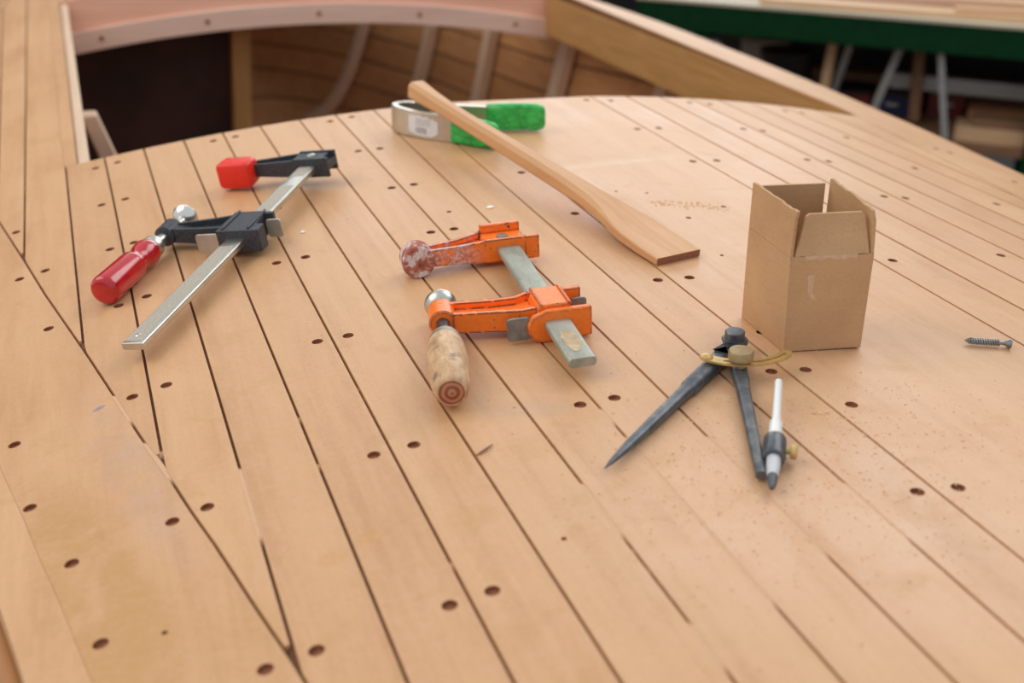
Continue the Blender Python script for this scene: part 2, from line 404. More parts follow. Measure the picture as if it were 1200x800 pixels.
HOLES = [(-0.3299,1.5381),(-0.3584,1.5375),(-0.4781,1.5322),(-0.5053,1.5288),(-0.6284,2.026),(-0.6247,1.8603),(-0.622,1.6882),(-0.2056,1.5384),(-0.1753,1.545),(-0.2027,1.3893),(-0.1766,1.3873),(-0.0186,1.382),(0.1633,1.5434),(0.1989,1.537),(0.1658,1.3794),(0.198,1.3819),(0.166,1.2254),(0.1988,1.2262),(0.3249,1.5367),(0.3564,1.5319),(0.3262,1.383),(0.3538,1.3778),(0.3298,1.2312),(0.3581,1.2263),(0.4862,1.3723),(0.51,1.3755),(0.6456,1.3758),(0.6583,1.3588),(0.4848,1.2186),(0.5098,1.2173),(0.4814,1.5252),(0.5126,1.5265),(-0.505,1.3789),(-0.4784,1.3795),(-0.5982,1.3613),(-0.6179,1.5093),(-0.5035,1.2276),(-0.4792,1.23),(-0.593,1.2118),(-0.5682,1.2157),(-0.478,1.0784),(-0.5039,1.0737),(-0.5663,1.0652),(-0.2011,1.2366),(-0.1757,1.2366),(-0.2004,1.0852),(-0.1767,1.084),(-0.3554,1.0838),(-0.3273,1.0831),(-0.3285,0.8931),(-0.354,0.8954),(-0.0508,1.2299),(-0.0121,1.2272),(-0.0474,1.079),(-0.0469,0.8874),(-0.0173,0.8836),(0.334,1.0787),(0.3599,1.0737),(0.4876,1.068),(0.5134,1.0635),(0.1975,0.8779),(0.3315,0.8823),(0.3576,0.8822),(0.6403,1.2067),(-0.4777,0.8875),(-0.5045,0.8835),(-0.5932,0.8631),(-0.5817,0.7641),(-0.4688,0.6957),(-0.3542,0.7012),(-0.3257,0.7007),(-0.2007,0.7007),(-0.174,0.6999),(-0.0465,0.6942),(-0.0203,0.6882),(-0.0199,0.6286),(-0.0482,0.5157),(-0.0204,0.5113),(-0.492,0.6912),(-0.556,0.6803),(-0.5423,0.5903),(-0.4306,0.5232),(-0.4589,0.5218),(-0.3538,0.5254),(-0.3279,0.5267),(-0.0163,0.759)]
HOLES = [(x, y, .0047) for x, y in HOLES] + [(-0.1665,1.1343,.0028),(0.0238,1.1338,.0018),(0.0539,1.1195,.0018),(0.1143,1.0578,.003),(0.0595,1.0326,.003),(0.0387,0.9251,.002),(-0.1891,0.6621,.0018),(-0.2726,0.5546,.0018),(-0.5071,0.5807,.0018),(-0.3256,1.2348,.0022)]
used_holes = set()
class Deck:
    def __init__(self): self.v, self.f, self.m, self.pk = [], [], [], []
    def region(self, xl, xr, y0, y1, tone, step=.013, inner=False, cap_top=True, thick=.005):
        rows = []; n = max(2, int((y1 - y0) / step))
        for i in range(n + 1):
            y = y0 + (y1 - y0) * i / n
            a, b = xl(y), xr(y)
            if b - a > .0006: rows.append((y, a, b))
        if len(rows) < 2: return
        loop = [(a, y) for y, a, b in rows] + [(b, y) for y, a, b in reversed(rows)]
        pts = [Vector(p) for p in loop]; edges = [(i, (i + 1) % len(loop)) for i in range(len(loop))]
        ylo, yhi = rows[0][0], rows[-1][0]
        mine = []
        for hi, (hx, hy, hr) in enumerate(HOLES):
            if hy - hr > ylo + .001 and hy + hr < yhi - .001 and xl(hy) + hr + .0005 < hx < xr(hy) - hr - .0005:
                mine.append((hx, hy, hr)); used_holes.add(hi)
        ns = 20
        for hx, hy, hr in mine:
            b = len(pts)
            pts += [Vector((hx + hr*cos(2*pi*k/ns), hy + hr*sin(2*pi*k/ns))) for k in range(ns)]
            edges += [(b + k, b + (k+1) % ns) for k in range(ns)]
        if inner:
            for y, a, b in rows[1:-1:2]:
                k = int((b - a) / .03)
                for j in range(1, k):
                    q = (a + (b - a) * j / k, y)
                    if all((q[0]-h[0])**2 + (q[1]-h[1])**2 > (h[2]+.004)**2 for h in mine): pts.append(Vector(q))
        vo, eo, fo, *_ = delaunay_2d_cdt(pts, edges, [], 0, 1e-7)
        base = len(self.v)
        self.v += [(p.x, p.y, dz(p.x)) for p in vo]; self.pk += [tone] * len(vo)
        for f in fo:
            cx = sum(vo[i].x for i in f) / len(f); cy = sum(vo[i].y for i in f) / len(f)
            if not (ylo < cy < yhi and xl(cy) < cx < xr(cy)): continue
            if any((cx-h[0])**2 + (cy-h[1])**2 < (h[2]*.99)**2 for h in mine): continue
            self.f.append([base + i for i in f]); self.m.append(0)
        # edge walls
        b = len(self.v); L = len(loop)
        self.v += [(x, y, dz(x)) for x, y in loop] + [(x, y, dz(x) - thick) for x, y in loop]; self.pk += [tone] * (2*L)
        for i in range(L):
            j = (i + 1) % L
            self.f.append([b+i, b+j, b+L+j, b+L+i]); self.m.append(0)
        for hx, hy, hr in mine:
            b = len(self.v); d = .0029 if hr > .004 else .0015
            ring = [(hx + hr*cos(2*pi*k/ns), hy + hr*sin(2*pi*k/ns)) for k in range(ns)]
            self.v += [(x, y, dz(x)) for x, y in ring] + [(x, y, dz(x) - d) for x, y in ring]; self.pk += [tone] * (2*ns)
            for k in range(ns):
                q = (k + 1) % ns
                self.f.append([b+k, b+q, b+ns+q, b+ns+k]); self.m.append(1)
            self.f.append([b+ns+k for k in range(ns)]); self.m.append(1)
    def build(self, name, parent):
        me = bpy.data.meshes.new(name); me.from_pydata(self.v, [], self.f)
        me.materials.append(M['deck']); me.materials.append(M['hole'])
        for p, mi in zip(me.polygons, self.m): p.material_index = mi; p.use_smooth = False
        at = me.attributes.new('plank', 'FLOAT', 'POINT'); at.data.foreach_set('value', self.pk)
        o = bpy.data.objects.new(name, me); COL.objects.link(o); o.parent = parent
        return o

left = lambda y: mitre(y) + GAP
right = lambda y: -mitre(y) - GAP
def between(fa, fb, ga=GAP, gb=GAP):
    return (lambda y: max(fa(y) + ga, left(y))), (lambda y: min(fb(y) - gb, right(y)))
def gap_of(k): return .0017 if k in 'OPQRSTUV' else (.0013 if k == 'N' else GAP)
d = Deck(); R_ = random.Random(3)
def plank(fa, fb, y0, y1, inner=False, tone=None, ga=GAP, gb=GAP):
    a, b = between(fa, fb, ga, gb); d.region(a, b, y0, y1, R_.random() if tone is None else tone, inner=inner)
far = lambda y: -9.0
plank(far, A00, -.3, 4.5); plank(A00, A0, -.3, 4.5); plank(A0, seam('A'), -.3, 4.5); plank(seam('A'), seam('B'), -.3, YE); plank(seam('A'), lambda y: seam('B')(y) - .0010, YE, 4.5)
plank(lambda y: seam('B')(y) - .0030, const(XL + GAP), YE + .0006, 4.5)
order = 'BCDEFGHIJKLNOPQRSTUV'
for a, b in zip(order, order[1:]):
    plank(seam(a), seam(b), -.3, YE, inner=(a == 'L'), ga=gap_of(a), gb=gap_of(b))
    plank(seam(a), seam(b), YB, 4.55 if a in 'BCDEFGHIJKL' else 2.96, tone=.4)
plank(seam('V'), const(.695), -.3, 2.96); plank(const(.695), lambda y: 9.0, -.3, 2.96)
d.build('deck_planking', boat)
# covering boards along both sides, each with a paler outer strip
for side in (-1, 1):
    c = Deck()
    fo = (lambda y: outer(y)); fs = (lambda y: outer(y) + .032); fm = (lambda y: mitre(y) - GAP)
    if side < 0:
        c.region(fo, lambda y: fs(y) - .0002, -.3, 4.57, .75, thick=.02); c.region(fs, fm, -.3, 4.57, .3, inner=True, thick=.02)
    else:
        c.region(lambda y: -fs(y) + .0002, lambda y: -fo(y), -.3, 4.57, .75, thick=.02); c.region(lambda y: -fm(y), lambda y: -fs(y), -.3, 4.57, .3, inner=True, thick=.02)
    c.build('covering_board', boat)
print('unused holes', [HOLES[i] for i in range(len(HOLES)) if i not in used_holes])

# dust and dirt lying in the seams
FILL = {'D': [(.638,.736)], 'I': [(.661,.694),(.447,.651)], 'J': [(.474,.63)], 'K': [(.47,.546)], 'H': [(.538,.61),(.524,.531),(.504,.511),(.412,.46)],
        'L': [(.683,.689)], 'G': [(.762,.773),(.60,.604)], 'E': [(.775,.783),(.704,.713)], 'F': [(.557,.566),(.80,.804)], 'N': [(1.1,1.104)], 'C': [(.99,1.0),(.78,.79)]}
sv, sf, sa = [], [], []
def strip(fx, y0, y1, fills, keep):
    n = int((y1 - y0) / .003); rows = []
    for i in range(n + 1):
        y = y0 + (y1 - y0) * i / n; x = fx(y)
        if not keep(x, y): rows.append(None); continue
        fl = 0
        for a, b in fills:
            e = min(y - a, b - y)
            fl = max(fl, min(1, max(0, e / .012 + .4)))
        fl = min(1, max(fl, .25 * R_.random() ** 3))
        k = len(sv); z = dz(x) - .0034 * (1 - fl) - .0001
        sv.extend([(x - .0020, y, z), (x + .0020, y, z)]); sa.extend([fl, fl]); rows.append(k)
    for a, b in zip(rows, rows[1:]):
        if a is not None and b is not None: sf.append((a, a+1, b+1, b))
for k in order:
    y1 = 2.96 if k in 'BV' else YE
    strip(seam(k), -.3, y1, FILL.get(k, []), lambda x, y: mitre(y) < x < -mitre(y))
for f in (seam('A'), A0, A00, const(.695)): strip(f, .2, 2.96, [], lambda x, y: mitre(y) < x < -mitre(y))
strip(mitre, -.3, 4.5, [(.74,.81),(.84,.9)], lambda x, y: True); strip(lambda y: -mitre(y), -.3, 4.5, [], lambda x, y: True)
me = bpy.data.meshes.new('seam_filling'); me.from_pydata(sv, [], sf); me.materials.append(M['seam'])
at = me.attributes.new('fill', 'FLOAT', 'POINT'); at.data.foreach_set('value', sa)
o = bpy.data.objects.new('seam_filling', me); COL.objects.link(o); o.parent = boat

# solid board layer under the planking
mb = MB()
def slab(fl, fr, y0, y1, n=30, nx=24, zt=.0055, zb=.022):
    secs = []
    for i in range(n + 1):
        y = y0 + (y1 - y0) * i / n; a, b = fl(y), fr(y)
        top = [(a + (b-a)*k/nx, y, dz(a + (b-a)*k/nx) - zt) for k in range(nx + 1)]
        bot = [(x, y, z - (zb - zt)) for x, y, z in reversed(top)]
        secs.append(top + bot)
    mb.loft(secs)
ou = lambda y: outer(y) + .002
slab(ou, lambda y: -ou(y), -.3, YE - .001)
slab(ou, const(XL + .0), YE, YB, nx=6); slab(const(XR), lambda y: -ou(y), YE, YB, nx=6)
slab(ou, lambda y: -ou(y), YB + .001, 2.96); slab(ou, lambda y: min(.2, -ou(y)), 2.96, 4.56, nx=12); slab(lambda y: -mitre(y), lambda y: -ou(y), 2.96, 4.56, nx=4)  # starboard aft bay left open so light reaches the hull inside
mb.build('subdeck', M['under'], boat)

# opening: aft beam with cleat, side coaming, port carlin
def arch(y0, y1, za, zb, x0, x1, n=30):
    m = MB(); secs = []
    for i in range(n + 1):
        x = x0 + (x1 - x0) * i / n; z = dz(x)
        secs.append([(x, y0, z - zb), (x, y1, z - zb), (x, y1, z - za), (x, y0, z - za)])
    return m.loft(secs)
arch(YB, YB + .045, .023, .075, XL, XR).build('deck_beam', M['beam_pink'], boat, angle=60)
arch(YB - .004, YB, .0002, .0702, XL + .0005, XR - .03).build('beam_facing', M['beam_pink'], boat, angle=60)
arch(YB - .012, YB + .03, .0702, .1175, XL + .001, XR - .03).build('beam_cleat', M['beam_pale'], boat, bevel=.002, angle=60)
for px in (-.449, -.216, .04, .284, .53):
    MB().lathe([(0, .006), (.003, .006)], Matrix.Translation((px, YB - .0128, dz(px) - .094)) @ Matrix.Rotation(pi/2, 4, 'Z'), 16).build('bung', M['hole'], boat)
arch(YE - .05, YE - .002, .023, .10, XL, XR).build('deck_beam', M['beam_pink'], boat, angle=60)
MB().box((XL + .0005, YE + .001, dz(XL) - .10), (XL + .016, YB - .012, dz(XL) - .004)).build('carlin', M['carlin'], boat, bevel=.002)
m = MB(); secs = []
for i in range(13):
    y = YE + .001 + (YB - .013 - YE) * i / 12; x = .652 - .042 * (i / 12)
    secs.append([(x, y, dz(.64) - .1), (x + .03, y, dz(.64) - .1), (x + .03, y, dz(.64) - .0225), (x, y, dz(.652) - .0008)])
m.loft(secs).build('coaming', M['coaming'], boat, angle=60)

# hull shell with ribs
def hull_depth(y): return 1.02 - .50 * max(0, (y - 2.2) / 2.4) ** 2 - .25 * max(0, (.8 - y)) ** 1.2
def hull_pt(y, t, side, inset=0.0):
    hw = max(.01, -outer(y) - inset - .004); zt = dz(-outer(y)) - .021
    return (side * hw * max(0.0, cos(t*pi/2)) ** .32, y, zt - (hull_depth(y) - inset) * sin(t*pi/2) ** 1.35)
m = MB(); secs = []
ys = [-.3 + .06*i for i in range(80)] + [4.50, 4.54, 4.57, 4.58]
for y in ys:
    secs.append([hull_pt(y, k/16, -1) for k in range(17)] + [hull_pt(y, k/16, 1) for k in range(15, -1, -1)])
secs.append([(0, 4.585, p[2]) for p in secs[-1]])
m.loft(secs, closed=False, cap=False)
h = m.build('hull_planking', [M['hull']], boat, angle=60)
so = h.modifiers.new('thick', 'SOLIDIFY'); so.thickness = .016; so.offset = 1
for side in (-1, 1):
    y = 1.77
    while y < 4.1:
        m = MB(); secs = []
        for k in range(1, 13):
            t = k / 14
            a = Vector(hull_pt(y + .24*t, t, side, .004)); b = Vector(hull_pt(y + .24*t, t, side, .030))
            secs.append([a + Vector((0, -.027, 0)), a + Vector((0, .027, 0)), b + Vector((0, .027, 0)), b + Vector((0, -.027, 0))])
        m.loft(secs).build('rib', M['rib'], boat, angle=50)
        y += .365
MB().loft([[(-.15 + sx*.022, 2.96 + sy*.02, .68) for sx, sy in ((-1,-1),(1,-1),(1,1),(-1,1))], [(-.122 + sx*.022, 2.96 + sy*.02, 1.175) for sx, sy in ((-1,-1),(1,-1),(1,1),(-1,1))]]).build('stanchion', M['stanchion'], boat, bevel=.003)
MB().box((-.03, .3, 0), (.03, 3.6, .22)).build('keel', M['under'], boat, bevel=.004)

def hull_x(y, z):
    lo, hi = 0.0, 1.0
    for _ in range(30):
        m_ = (lo + hi) / 2
        if hull_pt(y, m_, 1)[2] > z: lo = m_
        else: hi = m_
    return hull_pt(y, lo, 1)[0]
zs = [1.13 - .045*i for i in range(14)]
prof_l = [(-max(.16, hull_x(3.02, z) - .006), z) for z in zs]
MB().loft([[(x, y, z) for x, z in prof_l] + [(-.14, y, zs[-1]), (-.14, y, zs[0])] for y in (3.02, 3.035)]).build('shade_panel', M['shade_panel'], boat, angle=60)  # dark sheet added in place of shade on the port side
MB().loft([[(-.502 + sx*.013, 2.1 + sy*.02, 1.088) for sx, sy in ((-1,-1),(1,-1),(1,1),(-1,1))], [(-.452 + sx*.015, 2.1 + sy*.02, .92) for sx, sy in ((-1,-1),(1,-1),(1,1),(-1,1))]]).build('knee', M['rib'], boat, bevel=.003)
# ------------------------------------------------------------------ helpers for cast clamp arms
def h_arm(stations, wall=.0035):
    """stations: (y, x0, x1, half height, half web) -> H-shaped casting running along y"""
    secs = []
    for y, x0, x1, hz, wz in stations:
        a, b = x0 + wall, x1 - wall
        secs.append([(x0,y,-hz),(a,y,-hz),(a,y,-wz),(b,y,-wz),(b,y,-hz),(x1,y,-hz),(x1,y,hz),(b,y,hz),(b,y,wz),(a,y,wz),(a,y,hz),(x0,y,hz)])
    return MB().loft(secs)

# ------------------------------------------------------------------ red handled clamp
loc, rot = on_deck(-.4959, .943, radians(57.4), .0149)
c = empty('bar_clamp', loc, rot, 'black bar clamp with a shiny red handle and red jaw pad', 'clamp')
bar = MB(); n = 64
secs = []
pr = rrect(.0203, .0066, .0016, 3)
for x in (0, .4145): secs.append([(x, y, z) for y, z in pr])
bar.loft(secs).build('bar', M['nickel'], c, bevel=.0008)
face = MB()
for x0, x1 in ((.004, .190), (.262, .345), (.372, .398)):
    face.box((x0, -.0068, .0030), (x1, .0086, .00365))
face.build('bar_face', M['bar_face'], c, bevel=.0002)
MB().lathe([(0, .0030), (.0008, .0028), (.0014, .0018), (.0016, .0002)], Matrix.Translation((.013, .001, .0032)) @ Matrix.Rotation(-pi/2, 4, 'Y'), 16).build('stop_rivet', M['nickel'], c)
fj = h_arm([(.068, .4045, .421, .0070, .002), (.045, .4035, .424, .0082, .002), (.018, .4025, .428, .0096, .003), (.0175, .4025, .431, .0108, .0096), (-.0175, .4025, .431, .0108, .0096), (-.018, .4025, .431, .0108, .004), (-.0240, .4025, .431, .0108, .004)])
fj.build('fixed_jaw', M['black'], c, bevel=.0009)
MB().lathe([(0, .0052), (.0010, .0050), (.0018, .0034), (.0022, .0004)], Matrix.Translation((.417, .000, .0096)) @ Matrix.Rotation(-pi/2, 4, 'Y'), 18).build('jaw_rivet', M['nickel'], c)
pad = MB(); secs = []
for x, s in ((.3888, .86), (.3896, .93), (.3925, 1.0), (.404, 1.0), (.4135, .97), (.4150, .90)):
    secs.append([(x, .0855 + (y) * s, z * s) for y, z in rrect(.0405, .0294, .0052, 5)])
pad.loft(secs).build('jaw_pad', M['red_pad'], c, angle=50)
# sliding jaw
sj = MB()
plan = [(.2075,-.0258),(.2235,-.0258),(.2245,-.0165),(.2560,-.0140),(.2560,.0195),(.2075,.0195)]
sj.prism(plan, -.0115, .0118)
sj.box((.2490, -.0240, -.0100), (.2545, -.0130, .0118))
sj.box((.2105, -.0150, .0116), (.2560, -.0125, .0138)); sj.box((.2105, .0125, .0116), (.2560, .0150, .0138))
sj.build('sliding_jaw', M['black'], c, bevel=.0012)
h_arm([(.0190, .2200, .2520, .0105, .003), (.040, .2230, .2500, .0088, .002), (.062, .2260, .2480, .0078, .002), (.080, .2280, .2460, .0074, .0068)]).build('sliding_arm', M['black'], c, bevel=.0009)
SY = .0875
T = Matrix.Translation((0, SY, .0004))
MB().lathe([(.2255, .0088), (.2265, .0106), (.2475, .0110), (.2490, .0092)], T, 28).build('screw_boss', M['black'], c)
MB().lathe([(.195, .0052), (.225, .0052), (.2252, .0046), (.268, .0046)], T, 20).build('spindle', M['nickel'], c)
MB().lathe([(.262, .0045), (.265, .0052), (.266, .0078), (.2685, .0118), (.2735, .0144), (.2748, .0142), (.2756, .0122), (.2735, .0060), (.273, .0005)], T, 30).build('swivel_pad', M['chrome'], c)
MB().lathe([(.197, .0104), (.1985, .0112), (.2040, .0112), (.2052, .0098), (.2095, .0090), (.2105, .0070), (.2105, .0040)], T, 26).build('ferrule', M['nickel'], c)
MB().lathe([(.1035, .0002), (.1036, .0098), (.1042, .0118), (.1058, .0134), (.1080, .0142), (.1100, .0145), (.158, .0143), (.1615, .0139), (.1640, .0126), (.1675, .0114), (.1715, .0112), (.1760, .0122), (.1815, .0134), (.1885, .0137), (.1935, .0128), (.1965, .0108), (.1975, .0100)], T, 36).build('handle', M['red_handle'], c, angle=75)
# steel clutch plate seen on both sides of the sliding jaw
for cy, x, wd in ((.0310, .2085, .0240), (-.0270, .2400, .0160)):
    MB().loft([[(x + dx, y, z) for y, z in rrect(wd, .0190, .003, 4, cy, -.0012)] for dx in (0, .0022)]).build('clutch_plate', M['plate'], c, bevel=.0004)

# ------------------------------------------------------------------ orange clamp
loc, rot = on_deck(-.184, .7345, radians(83.64), .0150)
c = empty('bar_clamp', loc, rot, 'chipped orange bar clamp with a grimy wooden handle, lying on the deck', 'clamp')
MB().loft([[(x, y * s, z * s) for y, z in rrect(.0222, .0080, .0032, 5)] for x, s in ((.0, .95), (.0012, 1.0), (.262, 1.0))]).build('bar', M['zinc'], c, angle=50)
res = MB(); R2 = random.Random(5)
ring = [(.031 + .0185*cos(a) * (1 + .18*R2.uniform(-1, 1)), .0005 + .0066*sin(a) * (1 + .2*R2.uniform(-1, 1))) for a in [2*pi*k/22 for k in range(22)]]
ring = [(min(.049, max(.012, x)), y) for x, y in ring]
res.prism(ring, .0038, .00425).build('label_residue', M['residue'], c)
h_arm([(.0800, .2395, .2540, .0095, .004), (.0700, .2395, .2560, .0080, .003), (.045, .2390, .2600, .0088, .003), (.0225, .2385, .2680, .0105, .004), (.0220, .2385, .2700, .0112, .0085), (-.0160, .2385, .2700, .0112, .0085), (-.0165, .2385, .2700, .0112, .0030)], .0042).build('fixed_jaw', M['orange_worn'], c, bevel=.001)
MB().box((.2385, -.0290, -.0115), (.2436, -.0150, .0108)).build('jaw_lug', M['orange'], c, bevel=.001)
MB().box((.2640, -.0165, .0080), (.2705, .0215, .0165)).build('jaw_rib', M['orange'], c, bevel=.0016, seg=3)
MB().lathe([(0, .0055), (.0010, .0052), (.0016, .0030), (.0018, .0004)], Matrix.Translation((.2535, .003, .0084)) @ Matrix.Rotation(-pi/2, 4, 'Y'), 18).build('jaw_rivet', M['ferrule'], c)
MB().lathe([(.2342, .0003), (.23421, .0140), (.2348, .0148), (.2362, .0153), (.2540, .0150), (.2560, .0132)], Matrix.Translation((0, .0850, -.0002)), 30).build('jaw_pad', M['pad_worn'], c)
# sliding jaw: front plate, raised bridge over the bar, rear flange
fp = [(-.0288, -.0135), (-.0288, .0118), (.0085, .0122), (.0200, .0080), (.0245, .0010), (.0235, -.0080), (.0160, -.0146), (-.0060, -.0149)]
sj = MB(); sj.loft([[(x, y, z) for y, z in fp] for x in (.0700, .0765)])
sj.build('jaw_plate', M['orange'], c, bevel=.0016, seg=3)
MB().loft([[(x, y, z) for y, z in ((-.0130, -.0140), (-.0130, .0125), (-.0105, .0148), (.0110, .0148), (.0145, .0120), (.0150, -.0140))] for x in (.0764, .1135)]).build('sliding_jaw', M['orange'], c, bevel=.0018, seg=3)
ridge = MB(); ridge.box((.0755, -.0135, .0128), (.1140, -.0105, .0158)); ridge.box((.0755, .0100, .0128), (.1140, .0125, .0158))
ridge.build('jaw_ridge', M['orange'], c, bevel=.001)
MB().box((.1075, -.0300, -.0110), (.1130, -.0125, .0125)).build('jaw_flange', M['orange'], c, bevel=.001)
h_arm([(.0140, .0800, .1160, .0118, .006), (.0260, .0830, .1140, .0098, .004), (.045, .0890, .1170, .0088, .003), (.0790, .0960, .1230, .0084, .003), (.0800, .0960, .1230, .0084, .0080)], .005).build('sliding_arm', M['orange'], c, bevel=.0016, seg=3)
T = Matrix.Translation((.105, .0872, 0)) @ Matrix.Rotation(radians(-7.5), 4, 'Z')
MB().lathe([(-.0055, .0100), (-.0044, .0112), (.0200, .0112), (.0212, .0098)], T, 30).build('screw_boss', M['orange'], c)
MB().lathe([(-.032, .0056), (.0, .0056), (.0002, .0048), (.036, .0048)], T, 20).build('spindle', M['steel_dark'], c)
MB().lathe([(.0225, .0060), (.0240, .0090), (.0285, .0126), (.0330, .0138), (.0350, .0132), (.0355, .0114), (.0342, .0060), (.0340, .0004)], T, 30).build('swivel_pad', M['nickel'], c)
MB().lathe([(-.0450, .0140), (-.0390, .0132), (-.0340, .0118), (-.0300, .0096), (-.0278, .0072), (-.0272, .0040)], T, 28).build('ferrule', M['ferrule'], c)
hd = MB().lathe([(-.1225, .0098), (-.1216, .0112), (-.1180, .0128), (-.1100, .0142), (-.0960, .0153), (-.0800, .0156), (-.0640, .0154), (-.0520, .0149), (-.0446, .0139)], T, 36).build('handle', M['wood_handle'], c, angle=75)
MB().lathe([(-.1237, .0004), (-.1236, .0030), (-.1229, .0036), (-.1231, .0080), (-.1224, .0099)], T, 30).build('handle_end', M['end_grain'], hd, angle=75)
for x, wd, cy in ((.0745, .0190, .0310), (.0985, .0130, -.0260)):
    MB().loft([[(x + dx, y, z) for y, z in rrect(wd, .0195, .003, 4, cy, -.0025)] for dx in (0, .0026)]).build('clutch_plate', M['plate_dark'], c, bevel=.0005)

# ------------------------------------------------------------------ cardboard box
loc, rot = on_deck(-.0221, .7198, radians(-10.77), .0002)
rot = Matrix.Rotation(radians(-10.77), 3, 'Z')       # stands level enough: base set on the deck slope
loc, rot = on_deck(-.0221, .7198, radians(-10.77), .0003)
bx = empty('cardboard_box', loc, rot, 'small open brown cardboard carton standing on the deck', 'box')
W, D, SK, TH = .0655, .0709, -.0083, .0026
HF, HT = .0792, .1152
FL, FR, BL, BR = (.0015, 0), (W, 0), (SK, D), (SK + W, D)
def panel(name, base, dirv, nrm, outline, mi='card'):
    """outline: (distance along the panel, height, outward lean)"""
    m = MB(); b = Vector((base[0], base[1], 0)); dv = Vector((dirv[0], dirv[1], 0)).normalized(); nv = Vector((nrm[0], nrm[1], 0)).normalized()
    out = [b + dv*s + Vector((0, 0, hh)) + nv*le for s, hh, le in outline]
    inn = [p - nv*TH for p in out]
    m.loft([inn, out]).build(name, [M[mi]], bx, bevel=.0003)
ln = sqrt((BL[0]-FL[0])**2 + D**2)
R3 = random.Random(11)
def ragged(s0, s1, h0, h1, le, n=14, amp=.0007):
    return [(s0 + (s1-s0)*i/n, h0 + (h1-h0)*i/n + R3.uniform(-amp, amp), le) for i in range(n + 1)]
nl = (-D, SK - .0015); nr = (D, -SK)
# left wall and its raised flap
panel('side_wall', FL, (BL[0]-FL[0], D), nl, [(0, 0, 0), (ln, 0, 0), (ln, HF, .0014), (0, HF, .0034)])
panel('side_flap', FL, (BL[0]-FL[0], D), nl, [(.0004, HF + .0002, .0034), (ln - .0002, HF + .0002, .0014)] + ragged(ln - .001, -.0005, HT + .002, HT + .0005, .0022) + [(.001, HT - .006, .0026)])
# right wall and flap with a cut corner
panel('side_wall', FR, (BR[0]-FR[0], D), nr, [(0, 0, 0), (ln, 0, 0), (ln, HF, 0), (0, HF, 0)])
panel('side_flap', FR, (BR[0]-FR[0], D), nr, [(.0004, HF + .0002, 0), (ln - .0002, HF + .0002, 0)] + ragged(ln - .002, ln*.55, HT + .003, HT + .001, -.001) + ragged(ln*.5, .006, HT + .001, HT - .0035, -.001, 8) + [(.002, HT - .010, -.001)])
# front wall and short flap leaning inward
wf = FR[0] - FL[0]
panel('front_wall', (FL[0] + TH*.6, 0), (1, 0), (0, -1), [(0, .0005, 0), (wf - TH*1.2, .0005, 0), (wf - TH*1.2, HF, 0)] + ragged(wf - TH*1.2 - .001, -.0024, HF + .0003, HF + .0003, .0002, 16, .0004) + [(-.0034, HF, 0)])
m = MB(); o_ = []
for s, hh in ((.0005, HF + .0006), (wf - .0038, HF + .0006), (wf - .0075, HF + .0290), (wf - .010, HF + .0310), (.0125, HF + .0310), (.0095, HF + .0292)):
    o_.append(Vector((FL[0] + s, (hh - HF) * .30, hh)))
m.loft([[p + Vector((0, TH, 0)) for p in o_], o_]).build('front_flap', M['card'], bx, bevel=.0003)
panel('back_wall', (BL[0] + TH*.6, D), (1, 0), (0, 1), [(0, .0005, 0), (W - TH*1.2, .0005, 0), (W - TH*1.2, HF, 0), (0, HF, 0)])
panel('back_flap', (BL[0] + TH*.6, D), (1, 0), (0, 1), [(.001, HF + .0002, 0), (W - .008, HF + .0002, 0), (W - .0085, HT - .001, 0), (.003, HT - .001, 0)])
MB().add([(FL[0] + .003, TH, .0006), (FR[0] - .003, TH, .0006), (BR[0] - .003, D - TH, .0006), (BL[0] + .003, D - TH, .0006), (FL[0] + .003, TH, .0026), (FR[0] - .003, TH, .0026), (BR[0] - .003, D - TH, .0026), (BL[0] + .003, D - TH, .0026)],
     [(0,1,2,3),(4,5,6,7),(0,1,5,4),(1,2,6,5),(2,3,7,6),(3,0,4,7)]).build('bottom', M['card'], bx)
mk = [(.0135, .0640), (.0165, .0645), (.0195, .0640), (.0195, .0560), (.0190, .0500), (.0215, .0465), (.0235, .0440), (.0205, .0440), (.0165, .0470), (.0150, .0520), (.0150, .0590)]
MB().loft([[(x, y, z) for x, z in mk] for y in (-.0002, .0003)]).build('torn_patch', M['card_torn'], bx)
tr = []
for i in range(15): tr.append((.010 + .042*i/14, HF - .0012 + R3.uniform(-.0012, .0004) - .0008*abs(sin(i)), 0))
MB().loft([[(x, y, z) for x, z, _ in tr] + [(x, y, HF + .0008) for x, z, _ in reversed(tr)] for y in (-.0004, .0003)]).build('torn_crease', M['card_torn'], bx)

# ------------------------------------------------------------------ pencil divider
loc, rot = on_deck(-.0577, .7325, 0, 0)
dv = empty('pencil_divider', loc, rot, 'dark steel wing divider with a brass arc, lying open in front of the box', 'divider')
def leg_pts(ang, name, prof, z0, z1, mat='blued'):
    """prof: (distance, half width, half thickness, roundness)"""
    ca, sa = cos(ang), sin(ang); secs = []; Lm = prof[-1][0]
    for s, w, tk in prof:
        w *= 1.18
        z = z0 + (z1 - z0) * s / Lm
        pts = rrect(2*w, 2*tk, min(w, tk)*.7, 3)
        secs.append([(ca*s - sa*a, sa*s + ca*a, z + b) for a, b in pts])
    return MB().loft(secs).build(name, M[mat], dv, angle=50)
AL, AR = radians(-142.9), radians(-114.1)
leg_pts(AL, 'pointed_leg', [(.020, .0055, .0052), (.030, .0056, .0054), (.0815, .0052, .0052), (.0835, .0044, .0046), (.090, .0042, .0044), (.135, .0036, .0036), (.175, .0028, .0028), (.198, .0014, .0014), (.2075, .0003, .0003)], .0062, .0010)
